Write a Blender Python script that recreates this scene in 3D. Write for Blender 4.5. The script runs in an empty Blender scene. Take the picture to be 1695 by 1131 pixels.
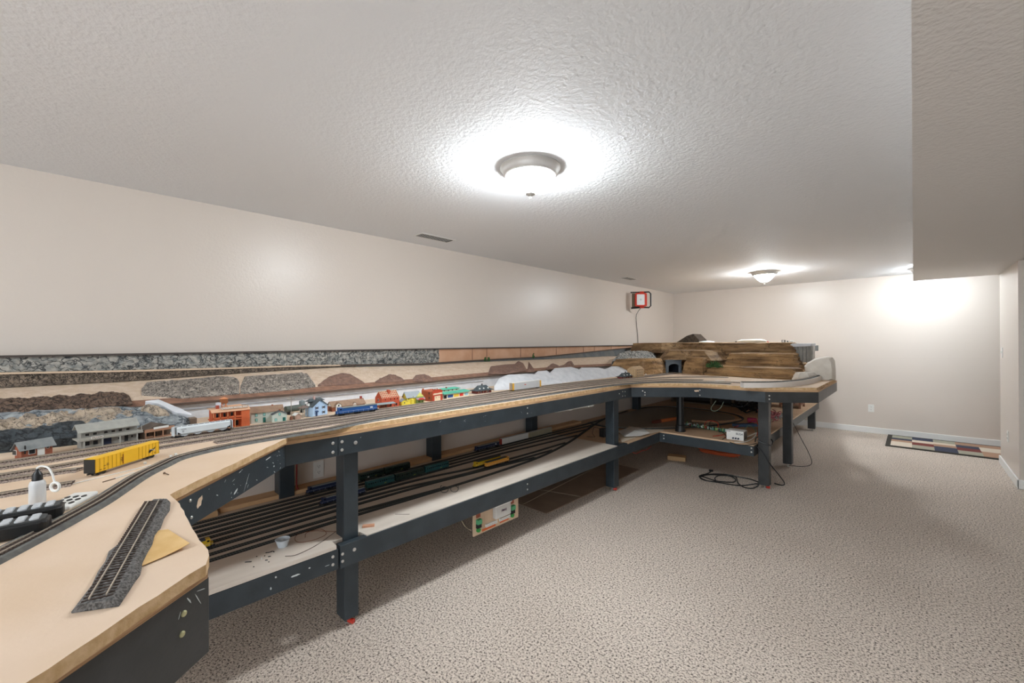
import bpy, bmesh, math, random
from mathutils import Vector, Matrix, noise
random.seed(7)
PI = math.pi
scene = bpy.context.scene
col = scene.collection
# ------------------------------------------------------------------ camera
F = 700.0
CAM = Vector((0, 0, 1.41))
CEIL = 2.374
yc = Vector((1512-847.5, 2.0, -F)).normalized()
xc = -Vector((110-847.5, -4.5, -F)).normalized()
xc = (xc - xc.dot(yc)*yc).normalized()
zc = xc.cross(yc)
ROT = Matrix((xc, yc, zc))
cd = bpy.data.cameras.new('camera'); cam = bpy.data.objects.new('camera', cd); col.objects.link(cam)
cam.matrix_world = Matrix.Translation(CAM) @ ROT.to_4x4()
cd.sensor_width = 36; cd.lens = 36*F/1695; cd.clip_start = 0.02; cd.clip_end = 60
scene.camera = cam
# ------------------------------------------------------------------ world, exposure, lamp level
w = bpy.data.worlds.new('world'); scene.world = w; w.use_nodes = True
w.node_tree.nodes['Background'].inputs[0].default_value = (.84, .92, 1, 1)
w.node_tree.nodes['Background'].inputs[1].default_value = 1.1
scene.view_settings.view_transform = 'Standard'; scene.view_settings.look = 'None'
scene.view_settings.gamma = 1; scene.view_settings.use_curve_mapping = False
scene.view_settings.exposure = 2.12
LAMP = 46.0            # radiance of the glass bowls
LAMP_COL = (.91, .965, 1.0)
# ------------------------------------------------------------------ rays: read where a line of sight meets a real plane
def ray(px, py): return ROT @ Vector((px-847.5, 565.5-py, -F))
def onz(px, py, z):
    r = ray(px, py); return CAM + r*((z-CAM.z)/r.z)
def onx(px, py, x):
    r = ray(px, py); return CAM + r*(x/r.x)
def ony(px, py, y):
    r = ray(px, py); return CAM + r*(y/r.y)
def onslope(px, py, p, q):          # plane along Y through (x,z) pairs p and q
    r = ray(px, py); nx, nz = q[1]-p[1], -(q[0]-p[0])
    t = (p[0]*nx + (p[1]-CAM.z)*nz)/(r.x*nx + r.z*nz); return CAM + r*t
# ------------------------------------------------------------------ materials
MATS = {}
def lin(c): return tuple(((v/255)/12.92 if v/255 <= .04045 else ((v/255+.055)/1.055)**2.4) for v in c)
def mat(name, rgb, rough=.6, metal=0, rgb2=None, vs=20, bump=0, bs=60, emit=0, trans=0, stretch=None, detail=4, contrast=None, dist=.01):
    if name in MATS: return MATS[name]
    m = bpy.data.materials.new(name); m.use_nodes = True; nt = m.node_tree; N = nt.nodes; L = nt.links
    b = N['Principled BSDF']; c = lin(rgb)+(1,)
    b.inputs['Base Color'].default_value = c; b.inputs['Roughness'].default_value = rough; b.inputs['Metallic'].default_value = metal
    if emit: b.inputs['Emission Color'].default_value = c; b.inputs['Emission Strength'].default_value = emit
    if trans: b.inputs['Transmission Weight'].default_value = trans
    tc = N.new('ShaderNodeTexCoord'); mp = N.new('ShaderNodeMapping'); L.new(tc.outputs['Object'], mp.inputs[0])
    if stretch: mp.inputs['Scale'].default_value = stretch
    if rgb2:
        n = N.new('ShaderNodeTexNoise'); n.inputs['Scale'].default_value = vs; n.inputs['Detail'].default_value = detail
        r = N.new('ShaderNodeValToRGB'); lo, hi = contrast or (.35, .65)
        r.color_ramp.elements[0].position = lo; r.color_ramp.elements[1].position = hi
        r.color_ramp.elements[0].color = c; r.color_ramp.elements[1].color = lin(rgb2)+(1,)
        L.new(mp.outputs[0], n.inputs['Vector']); L.new(n.outputs['Fac'], r.inputs[0]); L.new(r.outputs[0], b.inputs['Base Color'])
    if bump:
        n2 = N.new('ShaderNodeTexNoise'); n2.inputs['Scale'].default_value = bs; n2.inputs['Detail'].default_value = 5
        bp = N.new('ShaderNodeBump'); bp.inputs['Strength'].default_value = bump; bp.inputs['Distance'].default_value = dist
        L.new(mp.outputs[0], n2.inputs['Vector']); L.new(n2.outputs['Fac'], bp.inputs['Height']); L.new(bp.outputs[0], b.inputs['Normal'])
    MATS[name] = m; return m
def rockmat(name, base, light, crack, vs=(40, 40, 70), thr=.06, rough=.85, sc=1.0, stretch=None, cvs=None):
    m = mat(name, base, rough, rgb2=light, vs=cvs or 30*sc, detail=6, stretch=stretch); nt = m.node_tree; N = nt.nodes; L = nt.links
    b = N['Principled BSDF']; src = b.inputs['Base Color'].links[0].from_socket
    tc = N['Texture Coordinate']; mp = N.new('ShaderNodeMapping'); mp.inputs['Scale'].default_value = vs
    wn = N.new('ShaderNodeTexNoise'); wn.inputs['Scale'].default_value = 16; wn.inputs['Detail'].default_value = 5
    ad = N.new('ShaderNodeMixRGB'); ad.blend_type = 'ADD'; ad.inputs[0].default_value = .14
    L.new(tc.outputs['Object'], wn.inputs['Vector']); L.new(tc.outputs['Object'], ad.inputs[1]); L.new(wn.outputs['Color'], ad.inputs[2])
    L.new(ad.outputs[0], mp.inputs[0])
    v = N.new('ShaderNodeTexVoronoi'); v.feature = 'DISTANCE_TO_EDGE'; v.inputs['Scale'].default_value = sc
    L.new(mp.outputs[0], v.inputs['Vector'])
    r = N.new('ShaderNodeValToRGB'); r.color_ramp.elements[0].position = 0; r.color_ramp.elements[1].position = thr
    r.color_ramp.elements[0].color = (1, 1, 1, 1); r.color_ramp.elements[1].color = (0, 0, 0, 1)
    L.new(v.outputs['Distance'], r.inputs[0])
    mx = N.new('ShaderNodeMixRGB'); L.new(r.outputs[0], mx.inputs[0]); L.new(src, mx.inputs[1]); mx.inputs[2].default_value = lin(crack)+(1,)
    L.new(mx.outputs[0], b.inputs['Base Color'])
    bp = N.new('ShaderNodeBump'); bp.inputs['Strength'].default_value = .8; bp.inputs['Distance'].default_value = .01
    L.new(v.outputs['Distance'], bp.inputs['Height']); L.new(bp.outputs[0], b.inputs['Normal'])
    return m
m_wall = mat('wall_paint', (220, 210, 200), .33, bump=.22, bs=70, dist=.004)
m_ceil = mat('ceiling_texture', (238, 240, 243), .75, bump=.55, bs=55, dist=.008)
m_soff = mat('soffit_texture', (232, 229, 226), .7, bump=.5, bs=60, dist=.008)
m_trim = mat('white_trim', (238, 238, 236), .4)
m_beam = mat('slate_paint', (54, 63, 69), .4, rgb2=(45, 53, 59), vs=9, bump=.15, bs=90, dist=.003)
m_beam2 = mat('charcoal_paint', (62, 64, 65), .38, rgb2=(50, 52, 53), vs=9, bump=.15, bs=90, dist=.003)
m_scuff = mat('white_scuff', (205, 212, 212), .6)
m_ply = mat('tan_plywood', (222, 196, 168), .6, rgb2=(206, 178, 148), vs=3, stretch=(6, 1, 1), bump=.1, bs=40, dist=.002)
m_plyedge = mat('plywood_edge', (206, 168, 128), .7, rgb2=(150, 112, 78), vs=6, stretch=(1, 1, 70), contrast=(.45, .7))
m_homa = mat('buff_fibreboard', (226, 202, 178), .8, rgb2=(218, 192, 164), vs=4, bump=.2, bs=120, dist=.002)
m_homaedge = mat('fibreboard_edge', (222, 190, 148), .9, rgb2=(198, 162, 116), vs=40, bump=.6, bs=60, dist=.006)
m_shelf = mat('pale_shelf_board', (222, 212, 200), .5, rgb2=(210, 199, 186), vs=3, stretch=(6, 1, 1))
m_back = mat('amber_board', (220, 182, 138), .6, rgb2=(204, 164, 120), vs=4, stretch=(8, 1, 1))
m_steel = mat('bright_zinc', (215, 215, 212), .3, .8)
m_chrome = mat('brushed_nickel', (206, 204, 200), .4, .35)
m_white = mat('white_plastic', (236, 236, 232), .4)
m_black = mat('black_plastic', (22, 24, 26), .4)
m_red = mat('red_plastic', (206, 58, 40), .45)
m_dark = mat('dark_opening', (18, 20, 24), .7)
m_bal = mat('pinkish_ballast', (176, 160, 148), .95, rgb2=(120, 104, 96), vs=260, bump=1, bs=300, dist=.004, contrast=(.4, .6))
m_balg = mat('grey_ballast', (132, 130, 128), .95, rgb2=(84, 82, 80), vs=230, bump=1, bs=300, dist=.006, contrast=(.4, .6))
m_cork = mat('grey_roadbed', (112, 112, 108), .9, rgb2=(92, 92, 90), vs=60)
m_tie = mat('brown_sleeper', (66, 52, 45), .8)
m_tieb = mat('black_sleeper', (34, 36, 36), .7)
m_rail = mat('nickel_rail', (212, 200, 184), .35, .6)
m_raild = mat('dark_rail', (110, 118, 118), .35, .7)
# ------------------------------------------------------------------ mesh helpers
class MB:
    def __init__(s): s.v = []; s.f = []; s.mi = []; s.cur = 0
    def add(s, vs, fs):
        o = len(s.v); s.v += [tuple(v) for v in vs]; s.f += [tuple(o+i for i in f) for f in fs]; s.mi += [s.cur]*len(fs); return s
    def box(s, x0, x1, y0, y1, z0, z1):
        v = [(x, y, z) for z in (z0, z1) for y in (y0, y1) for x in (x0, x1)]
        return s.add(v, [(0, 2, 3, 1), (4, 5, 7, 6), (0, 1, 5, 4), (2, 6, 7, 3), (0, 4, 6, 2), (1, 3, 7, 5)])
    def prism(s, poly, z0, z1, axis='z'):
        n = len(poly)
        def P(a, b, c): return {'z': (a, b, c), 'y': (a, c, b), 'x': (c, a, b)}[axis]
        v = [P(a, b, z0) for a, b in poly] + [P(a, b, z1) for a, b in poly]
        return s.add(v, [tuple(range(n))[::-1], tuple(range(n, 2*n))] + [(i, (i+1) % n, n+(i+1) % n, n+i) for i in range(n)])
    def tube(s, pts, r, seg=8, taper=None):
        pts = [Vector(p) for p in pts]; rings = []
        for i, p in enumerate(pts):
            d = (pts[min(i+1, len(pts)-1)]-pts[max(i-1, 0)]); d = d.normalized() if d.length > 1e-9 else Vector((0, 0, 1))
            u = (pu - d*pu.dot(d)) if i else d.cross(Vector((0, 0, 1)))
            if u.length < .1: u = d.cross(Vector((1, 0, 0)))
            u.normalize(); pu = u; v = d.cross(u); rr = r if not taper else taper[i]
            rings.append([p+rr*(math.cos(a)*u+math.sin(a)*v) for a in [2*PI*k/seg for k in range(seg)]])
        V = [q for R in rings for q in R]; fs = []
        for i in range(len(pts)-1):
            for k in range(seg): fs.append((i*seg+k, i*seg+(k+1) % seg, (i+1)*seg+(k+1) % seg, (i+1)*seg+k))
        fs.append(tuple(range(seg))[::-1]); fs.append(tuple((len(pts)-1)*seg+k for k in range(seg)))
        return s.add(V, fs)
    def cyl(s, p, q, r, seg=12): return s.tube([p, q], r, seg)
    def lathe(s, prof, c=(0, 0, 0), seg=32, sq=None):
        V = []; fs = []
        for (r, z) in prof:
            for k in range(seg):
                a = 2*PI*k/seg; V.append((c[0]+r*math.cos(a), c[1]+r*math.sin(a), c[2]+z))
        for i in range(len(prof)-1):
            for k in range(seg): fs.append((i*seg+k, i*seg+(k+1) % seg, (i+1)*seg+(k+1) % seg, (i+1)*seg+k))
        fs.append(tuple(range(seg))[::-1]); fs.append(tuple((len(prof)-1)*seg+k for k in range(seg)))
        return s.add(V, fs)
    def grid(s, rows, close=False):
        n = len(rows[0]); V = [p for r in rows for p in r]; fs = []
        for i in range(len(rows)-1 + (1 if close else 0)):
            a = i*n; b = ((i+1) % len(rows))*n
            for k in range(n-1): fs.append((a+k, a+k+1, b+k+1, b+k))
        return s.add(V, fs)
    def build(s, name, mats, parent=None, smooth=False, bevel=0, loc=None, rz=None):
        me = bpy.data.meshes.new(name); me.from_pydata(s.v, [], s.f)
        if not isinstance(mats, (list, tuple)): mats = [mats]
        for m in mats: me.materials.append(m)
        if len(mats) > 1:
            for p, i in zip(me.polygons, s.mi): p.material_index = i
        bm = bmesh.new(); bm.from_mesh(me); bmesh.ops.recalc_face_normals(bm, faces=bm.faces); bm.to_mesh(me); bm.free()
        if smooth:
            for p in me.polygons: p.use_smooth = True
        o = bpy.data.objects.new(name, me); col.objects.link(o)
        if parent: o.parent = parent
        if loc is not None: o.location = loc
        if rz is not None: o.rotation_euler = (0, 0, rz)
        if bevel:
            md = o.modifiers.new('bevel', 'BEVEL'); md.width = bevel; md.segments = 2; md.limit_method = 'ANGLE'
        if smooth:
            md = o.modifiers.new('split', 'EDGE_SPLIT'); md.split_angle = math.radians(40)
        return o
def tag(o, label=None, cat=None, group=None, kind=None):
    if label: o['label'] = label
    if cat: o['category'] = cat
    if group: o['group'] = group
    if kind: o['kind'] = kind
    return o
def thing(name, label, cat, loc=(0, 0, 0), rz=0, group=None):
    o = bpy.data.objects.new(name, None); o.empty_display_size = .05; col.objects.link(o)
    o.location = loc; o.rotation_euler = (0, 0, rz); return tag(o, label, cat, group)
def struct(name, mb, m, **k): return tag(mb.build(name, m, **k), kind='structure')
def copy_tree(o, parent=None):
    c = o.copy(); col.objects.link(c); c.parent = parent
    for ch in list(o.children): copy_tree(ch, c)
    return c
def catmull(pts, step):
    P = [Vector(p) for p in pts]; P = [P[0]*2-P[1]]+P+[P[-1]*2-P[-2]]; out = []
    for i in range(1, len(P)-2):
        a, b, c, d = P[i-1:i+3]; n = max(2, int((c-b).length/step))
        for k in range(n):
            t = k/n; out.append(.5*((2*b)+(c-a)*t+(2*a-5*b+4*c-d)*t*t+(3*b-a-3*c+d)*t**3))
    out.append(P[-2]); return out
def resample(pts, step):
    out = [pts[0]]; acc = 0
    for a, b in zip(pts, pts[1:]):
        d = (b-a).length
        while acc+d >= step:
            t = (step-acc)/d; a = a.lerp(b, t); out.append(a); d = (b-a).length; acc = 0
        acc += d
    return out
def text(s, parent, m, size, loc, rot, name='lettering', label=None, ext=.0004):
    cu = bpy.data.curves.new(name, 'FONT'); cu.body = s; cu.size = size; cu.align_x = 'CENTER'; cu.align_y = 'CENTER'; cu.extrude = ext; cu.offset = size*.02
    t = bpy.data.objects.new('tmp', cu); me = bpy.data.meshes.new_from_object(t); bpy.data.objects.remove(t)
    o = bpy.data.objects.new(name, me); col.objects.link(o); o.parent = parent; o.location = loc; o.rotation_euler = rot
    me.materials.clear(); me.materials.append(m)
    if label: o['label'] = label
    return o
def fn(v, sc, seed=0): return noise.noise(Vector(v)*sc+Vector((seed*13.1, seed*7.7, seed*3.3)))
# ------------------------------------------------------------------ room shell
XL, YF = -3.52, 8.455
struct('floor', MB().box(XL-.1, 4.2, -3.2, YF+.1, -.05, 0), None or mat('carpet_beige', (205, 190, 176), .95))
def carpet():
    m = MATS['carpet_beige']; nt = m.node_tree; N = nt.nodes; L = nt.links; b = N['Principled BSDF']; tc = N['Texture Coordinate']
    n = N.new('ShaderNodeTexNoise'); n.inputs['Scale'].default_value = 100; n.inputs['Detail'].default_value = 3; n.inputs['Roughness'].default_value = .78
    r = N.new('ShaderNodeValToRGB'); e = r.color_ramp.elements
    e[0].position = .40; e[0].color = lin((70, 61, 55))+(1,); e[1].position = .47; e[1].color = lin((208, 193, 179))+(1,)
    q = e.new(.66); q.color = lin((240, 229, 217))+(1,)
    n3 = N.new('ShaderNodeTexNoise'); n3.inputs['Scale'].default_value = 1.3; n3.inputs['Detail'].default_value = 3
    mx = N.new('ShaderNodeMixRGB'); mx.blend_type = 'MULTIPLY'; mx.inputs[0].default_value = .35
    r3 = N.new('ShaderNodeValToRGB'); r3.color_ramp.elements[0].position = .35; r3.color_ramp.elements[0].color = (.82, .80, .78, 1); r3.color_ramp.elements[1].position = .6
    bp = N.new('ShaderNodeBump'); bp.inputs['Strength'].default_value = .7; bp.inputs['Distance'].default_value = .008
    L.new(tc.outputs['Object'], n.inputs['Vector']); L.new(tc.outputs['Object'], n3.inputs['Vector'])
    L.new(n.outputs['Fac'], r.inputs[0]); L.new(n3.outputs['Fac'], r3.inputs[0]); L.new(r.outputs[0], mx.inputs[1]); L.new(r3.outputs[0], mx.inputs[2])
    L.new(mx.outputs[0], b.inputs['Base Color']); L.new(n.outputs['Fac'], bp.inputs['Height']); L.new(bp.outputs[0], b.inputs['Normal'])
carpet()
struct('ceiling', MB().box(XL-.1, 4.2, -3.2, YF+.1, CEIL, CEIL+.08), m_ceil)
struct('wall_left', MB().box(XL-.1, XL, -3.2, YF+.1, 0, CEIL), m_wall)
struct('wall_far', MB().box(XL, 4.2, YF, YF+.1, 0, CEIL), m_wall)
wb = MB().box(XL, -1.2, -3.3, -3.2, 0, CEIL).box(3.2, 4.2, -3.3, -3.2, 0, CEIL).box(-1.2, 3.2, -3.3, -3.2, 0, .25).box(-1.2, 3.2, -3.3, -3.2, 2.12, CEIL)
struct('wall_back', wb, m_wall)
wf = MB()
for x in (-1.2, .24, 1.7, 3.14): wf.box(x, x+.06, -3.28, -3.22, .25, 2.12)
for z in (.25, 2.06): wf.box(-1.14, 3.14, -3.28, -3.22, z, z+.06)
struct('window_added', wf, m_trim)  # unseen window added behind the camera to light the room
pl = bpy.data.lights.new('window_added_portal', 'AREA'); pl.shape = 'RECTANGLE'; pl.size = 4.4; pl.size_y = 1.87
po = bpy.data.objects.new('window_added_portal', pl); col.objects.link(po); po.location = (1.0, -3.29, 1.185); po.rotation_euler = (PI/2, 0, 0); pl.cycles.is_portal = True  # guides sky light in through the added window
struct('wall_right', MB().box(4.2, 4.3, -3.2, YF, 0, CEIL), m_wall)
KX = -2.97
struct('wall_knee', MB().box(XL, KX, -3.2, YF, 0, .955), m_wall)
struct('wall_stub', MB().box(.72, 2.2, 6.2, 7.37, 0, CEIL), m_wall)
SZ = 2.16
struct('trim_soffit', MB().box(0.0, 2.4, -3.2, 7.37, SZ, CEIL), m_soff)
struct('trim_far_soffit', MB().box(.78, 2.4, 7.9, YF, 2.285, CEIL), m_soff)
def bb(name, x0, x1, y0, y1):
    mb = MB().box(x0, x1, y0, y1, 0, .088); struct(name, mb, m_trim, bevel=.005)
bb('baseboard_far', XL, 4.2, YF-.014, YF); bb('baseboard_left', XL, XL+.014, -3.2, YF)
bb('baseboard_stub_side', .706, .72, 6.186, 7.384); bb('baseboard_stub_front', .706, 2.2, 6.186, 6.2)
def ceiling_light(x, y, label):
    t = thing('ceiling_light', label, 'ceiling light', (x, y, CEIL), 0, 'flush dome ceiling lights')
    MB().lathe([(.0, 0), (.165, 0), (.168, -.008), (.16, -.016), (.154, -.026), (.150, -.040), (.140, -.050), (.130, -.052), (.124, -.049), (.0, -.045)], seg=48).build('metal_rim', m_chrome, t, smooth=True)
    e = mat('lit_glass', (255, 250, 244), .3, emit=LAMP)
    e.node_tree.nodes['Principled BSDF'].inputs['Emission Color'].default_value = LAMP_COL+(1,)
    MB().lathe([(.124, -.047), (.126, -.051), (.120, -.062), (.104, -.084), (.078, -.112), (.050, -.134), (.02, -.145), (0.001, -.147)], seg=48).build('glass_bowl', e, t, smooth=True)
    MB().lathe([(.001, -.14), (.03, -.141), (.028, -.148), (.012, -.156), (.006, -.16), (.008, -.166), (.005, -.174), (.001, -.176)], seg=24).build('finial', m_chrome, t, smooth=True)
    return t
l1 = ceiling_light(-1.53, 1.765, 'lit dome ceiling light with nickel rim, nearest, above the train table front')
for x, y, lb in ((-1.50, 6.69, 'smaller looking far dome ceiling light above the mountain end of the table'),
                 (.135, 7.85, 'dome ceiling light mostly hidden behind the end of the low soffit'),
                 (-1.3, -1.9, 'added unseen dome ceiling light behind the camera, lighting the near end of the room'), ):  # last one is an unseen fixture added for room light
    c = copy_tree(l1); c.location = (x, y, CEIL); c['label'] = lb
    if y > 7:
        dm = mat('lit_glass_dim', (255, 250, 244), .3, emit=LAMP*.5); dm.node_tree.nodes['Principled BSDF'].inputs['Emission Color'].default_value = (.86, .94, 1, 1); [g for g in c.children if 'bowl' in g.name][0].data = [g for g in c.children if 'bowl' in g.name][0].data.copy(); g = [g for g in c.children if 'bowl' in g.name][0]; g.data.materials[0] = dm
def vent(px0, py0, px1, py1, label, yy=None):
    a, b = onz(px0, py0, CEIL), onz(px1, py1, CEIL); y0, y1 = a.y, b.y; x = (a.x+b.x)/2
    t = thing('ceiling_vent', label, 'vent', (x, (y0+y1)/2, CEIL), 0, 'white slotted ceiling vents'); h = (y1-y0)/2
    MB().box(-.07, .07, -h-.02, h+.02, -.004, 0).build('frame', m_trim, t, bevel=.002)
    MB().box(-.05, .05, -h, h, -.0055, -.0041).build('opening', m_dark, t)
    for k in range(int(2*h/.018)):
        yk = -h+.009+k*.018
        MB().box(-.05, .05, yk-.0016, yk+.0016, -.0066, -.0056).build('louver', m_trim, t)
vent(694, 388, 744, 399, 'white slotted ceiling vent near the left wall, closer and larger one')
vent(1033, 459.5, 1048, 462.5, 'small far ceiling vent above the red work light')
def plate(name, label, cat, loc, rz, kind='outlet', group=None):
    t = thing(name, label, cat, loc, rz, group)
    MB().box(-.035, .035, -.006, 0, -.057, .057).build('cover_plate', m_white, t, bevel=.002)
    if kind == 'outlet':
        for z in (-.02, .02):
            s = MB().lathe([(.001, 0), (.0165, 0), (.0165, .002), (.001, .002)], seg=20)
            s.v = [(v[0], -.006-v[2], v[1]+z) for v in s.v]; o = s.build('socket', m_white, t)
            for x in (-.006, .006): MB().box(x-.001, x+.001, -.0088, -.008, z-.001, z+.008).build('slot', m_dark, o)
            MB().box(-.002, .002, -.0088, -.008, z-.009, z-.005).build('slot', m_dark, o)
    else:
        MB().box(-.006, .006, -.016, -.005, -.008, .012).build('toggle', m_white, t, bevel=.001)
    return t
plate('wall_outlet', 'white wall outlet on far wall above baseboard', 'outlet', (-.473, YF, .376), 0, group='white duplex wall outlets')
_o = onx(527, 777, KX)
plate('wall_outlet', 'white wall outlet under the table on left wall beside black back leg', 'outlet', (KX, _o.y, _o.z), PI/2, group='white duplex wall outlets')
plate('wall_outlet', 'white wall outlet low on the narrow side of the right wall stub', 'outlet', (.72, 6.83, .393), -PI/2, group='white duplex wall outlets')
plate('light_switch', 'white light switch on the right wall stub above outlet', 'light switch', (.72, 7.19, 1.268), -PI/2, 'switch')
# rug
rug = thing('area_rug', 'patterned rug of cream, red, navy and tan blocks against far wall', 'rug', (.4, 8.0, 0))
rw, rd = 1.36, 1.0; rx0, ry0 = -.68, -.5+.02
MB().box(rx0, rx0+rw, ry0, ry0+rd-.1, 0.001, .012).build('border', mat('rug_border', (62, 58, 52), .95, bump=.6, bs=300), rug)
rm = [mat('rug_%s' % n, c, .95, bump=.5, bs=300) for n, c in (('cream', (222, 208, 190)), ('navy', (58, 64, 84)), ('red', (120, 56, 50)), ('tan', (178, 142, 118)), ('sage', (168, 164, 146)))]
mb = MB(); seq = [0, 3, 1, 4, 2, 0, 1, 3, 0, 4, 2, 1, 3, 0]
nc = 6; bw = (rw-.1)/nc
for i in range(nc):
    y = ry0+.05; k = i*3
    off = 0 if i % 2 else .1
    ys = [0, .22+off, .42+off*.5, .60, .8]
    for j in range(4):
        mb.cur = seq[(k+j) % len(seq)]; mb.box(rx0+.05+i*bw, rx0+.05+(i+1)*bw, y+ys[j], y+ys[j+1], .0121, .0135)
mb.build('block_pattern', rm, rug)
# ------------------------------------------------------------------ train table
T = thing('train_table', 'long slate painted two level train table with tan top along the left wall', 'table', (-2.6, 2.5, 0))
def TB(mb, name, m, parent=None, bevel=0, **k):
    o = mb.build(name, m, bevel=bevel, **k); o.parent = parent or T
    if (parent or T) is T: o.location = (-T.location).xyz
    return o
ZB0, ZB1 = .868, .962
front = [(-.56, -.33), (-.98, .185), (-1.0, .186), (-1.49, .18), (-1.5, .2), (-2.0, .66), (-2.0, 3.80), (-1.51, 4.215), (-.95, 4.23), (-.6, 4.5), (-.6, 5.72)]
back = [(-1.05, 6.2), (-1.15, 8.3), (-3.49, 8.3), (-3.49, -.6), (-.56, -.6)]
TB(MB().prism(front+back, ZB1, .978), 'plywood_top', [m_plyedge])
f2 = [(-.53, -.33), (-.935, .15), (-.955, .176), (-.99, .189), (-1.05, .193), (-1.12, .190), (-1.2, .192), (-1.3, .197), (-1.40, .196), (-1.468, .190), (-1.955, .645), (-2.005, .67), (-2.008, 3.80), (-1.515, 4.21), (-.955, 4.222), (-.61, 4.495), (-.61, 5.7)]
rag = []
for a, b in zip(f2, f2[1:]):
    n = max(1, int((Vector(b)-Vector(a)).length/.03))
    for k in range(n):
        p = Vector(a).lerp(Vector(b), k/n); j = .0025
        rag.append((p.x+random.uniform(-j, j), p.y+random.uniform(-j, j)))
mb = MB(); poly = rag+[f2[-1]]+[(-1.06, 6.15), (-1.16, 8.28), (-3.49, 8.28), (-3.49, -.58), (-.56, -.58)]
n = len(poly); mb.prism(poly, .978, 1.0); mb.mi = [1, 0]+[1]*n
TB(mb, 'fibreboard_top', [m_homa, m_homaedge])
def beam(p, q, z0=ZB0, z1=ZB1, th=.038, m=None, name='beam', inward=1):
    p, q = Vector(p), Vector(q); d = (q-p).normalized(); nrm = Vector((-d.y, d.x))*inward*th
    return TB(MB().prism([p, q, q+nrm, p+nrm], z0, z1), name, m or m_beam, bevel=.002)
beams = []
segs = [((-.56, -.33), (-.984, .188), m_beam2), ((-1.0, .17), (-1.5, .16), m_beam), ((-1.5, .2), (-2.0, .66), m_beam), ((-2.0, .66), (-2.0, .893), m_beam), ((-2.0, .895), (-2.0, 3.80), m_beam),
        ((-2.0, 3.80), (-1.51, 4.215), m_beam), ((-1.51, 4.215), (-.95, 4.23), m_beam), ((-.95, 4.23), (-.6, 4.5), m_beam2), ((-.6, 4.5), (-.6, 5.72), m_beam2)]
for i, (p, q, m) in enumerate(segs):
    beams.append(beam(p, q, m=m, z0=ZB0-(.05 if i == 0 else .0), z1=ZB1))
def bolt(par, p, nrm, r=.008, m=None, nm='bolt'):
    p = Vector(p); nrm = Vector(nrm).normalized()
    return TB(MB().tube([p, p+nrm*.002, p+nrm*.0035, p+nrm*.0036], r, 14, [r, r*.95, r*.6, .0005]), nm, m or m_steel, par)
FX = -2.0
for (px, py, r) in ((551, 734, .0075), (551, 749, .0075), (566, 731.5, .0075), (566, 745, .0075), (588.5, 733, .0095), (873, 675.5, .005), (873, 684.5, .005)):
    c = onx(px, py, FX); bolt(beams[3 if px < 559 else 4], (FX, c.y, c.z), (1, 0, 0), r)
for (px, py) in ((1025, 652), (1030.5, 648.5), (1034.5, 648.5), (1030.5, 656), (1034.5, 655.5)):
    c = onx(px, py, FX); bolt(beams[4], (FX, c.y, c.z), (1, 0, 0), .006)
for px, dz in ((1064, .06), (1067, .045), (1067, .02), (1158, .07), (1158, .02), (1274, .06), (1274, .03)):
    bi = 5 if px < 1100 else (6 if px < 1200 else 7)
    a, b = [Vector(v) for v in segs[bi][:2]]
    best = min((abs((lambda c: c)(px)-proj), t) for t in [i/60 for i in range(61)] for proj in [(lambda P: 847.5-F*(ROT.transposed() @ (P-CAM)).x/(ROT.transposed() @ (P-CAM)).z)(Vector((*a.lerp(b, t), .92)))])
    p = a.lerp(b, best[1]); d = (b-a).normalized(); bolt(beams[bi], (p.x, p.y, ZB0+dz), (d.y, -d.x, 0), .007)
# scuffs, hole and bolts on the angled beam
a, b = Vector(segs[2][0]), Vector(segs[2][1]); d = (b-a).normalized(); nr = Vector((d.y, -d.x))
def onbeam(i, t, z, off=.0008):
    a, b = Vector(segs[i][0]), Vector(segs[i][1]); d = (b-a).normalized(); p = a.lerp(b, t)+Vector((d.y, -d.x))*off; return Vector((p.x, p.y, z)), d
def blotch(i, t, z, rx, rz, m, nm, seed, ang=0, th=.0007):
    c, d = onbeam(i, t, z, 0); n = Vector((d.y, -d.x, 0)); D = Vector((d.x, d.y, 0)); pts = []
    K = 18
    for k in range(K):
        an = 2*PI*k/K; rr = 1+.45*fn((math.cos(an), math.sin(an), 0), 1.7, seed)
        u, v = rx*rr*math.cos(an), rz*rr*math.sin(an); u, v = u*math.cos(ang)-v*math.sin(ang), u*math.sin(ang)+v*math.cos(ang)
        pts.append(c+D*u+Vector((0, 0, 1))*v)
    V = pts+[p+n*th for p in pts]
    return TB(MB().add(V, [tuple(range(K))[::-1], tuple(range(K, 2*K))]+[(k, (k+1) % K, K+(k+1) % K, K+k) for k in range(K)]), nm, m, beams[i])
def beamt(i, px, py):
    a, b_ = Vector(segs[i][0]), Vector(segs[i][1]); d = (b_-a).normalized(); n = Vector((d.y, -d.x, 0)); r = ray(px, py)
    t = (Vector((a.x, a.y, 0))-CAM).dot(n)/r.dot(n); p = CAM+r*t; return (Vector((p.x, p.y))-a).length/(b_-a).length, p.z
_t, _z = beamt(2, 330, 832); blotch(2, _t, _z, .010, .017, m_homa, 'knot_hole', 3, -.5)
for t, z in (beamt(2, 314, 829), beamt(2, 316, 857)):
    c, d = onbeam(2, t, z); bolt(beams[2], c, (d.y, -d.x, 0), .005)
for k in range(26):
    blotch(2, random.uniform(.2, .98), random.uniform(.875, .955), random.uniform(.001, .008), random.uniform(.0004, .0016), m_scuff, 'paint_scuff', k, random.uniform(-.9, .9), .0004)
for k, (t, z, rx, rz, a_) in enumerate(((.45, .89, .012, .004, .5), (.55, .90, .03, .0006, 1.0), (.85, .9, .004, .003, 0), (.78, .945, .02, .002, .1))):
    blotch(2, t, z, rx, rz, m_scuff, 'paint_scuff', 40+k, a_, .0005)
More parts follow.
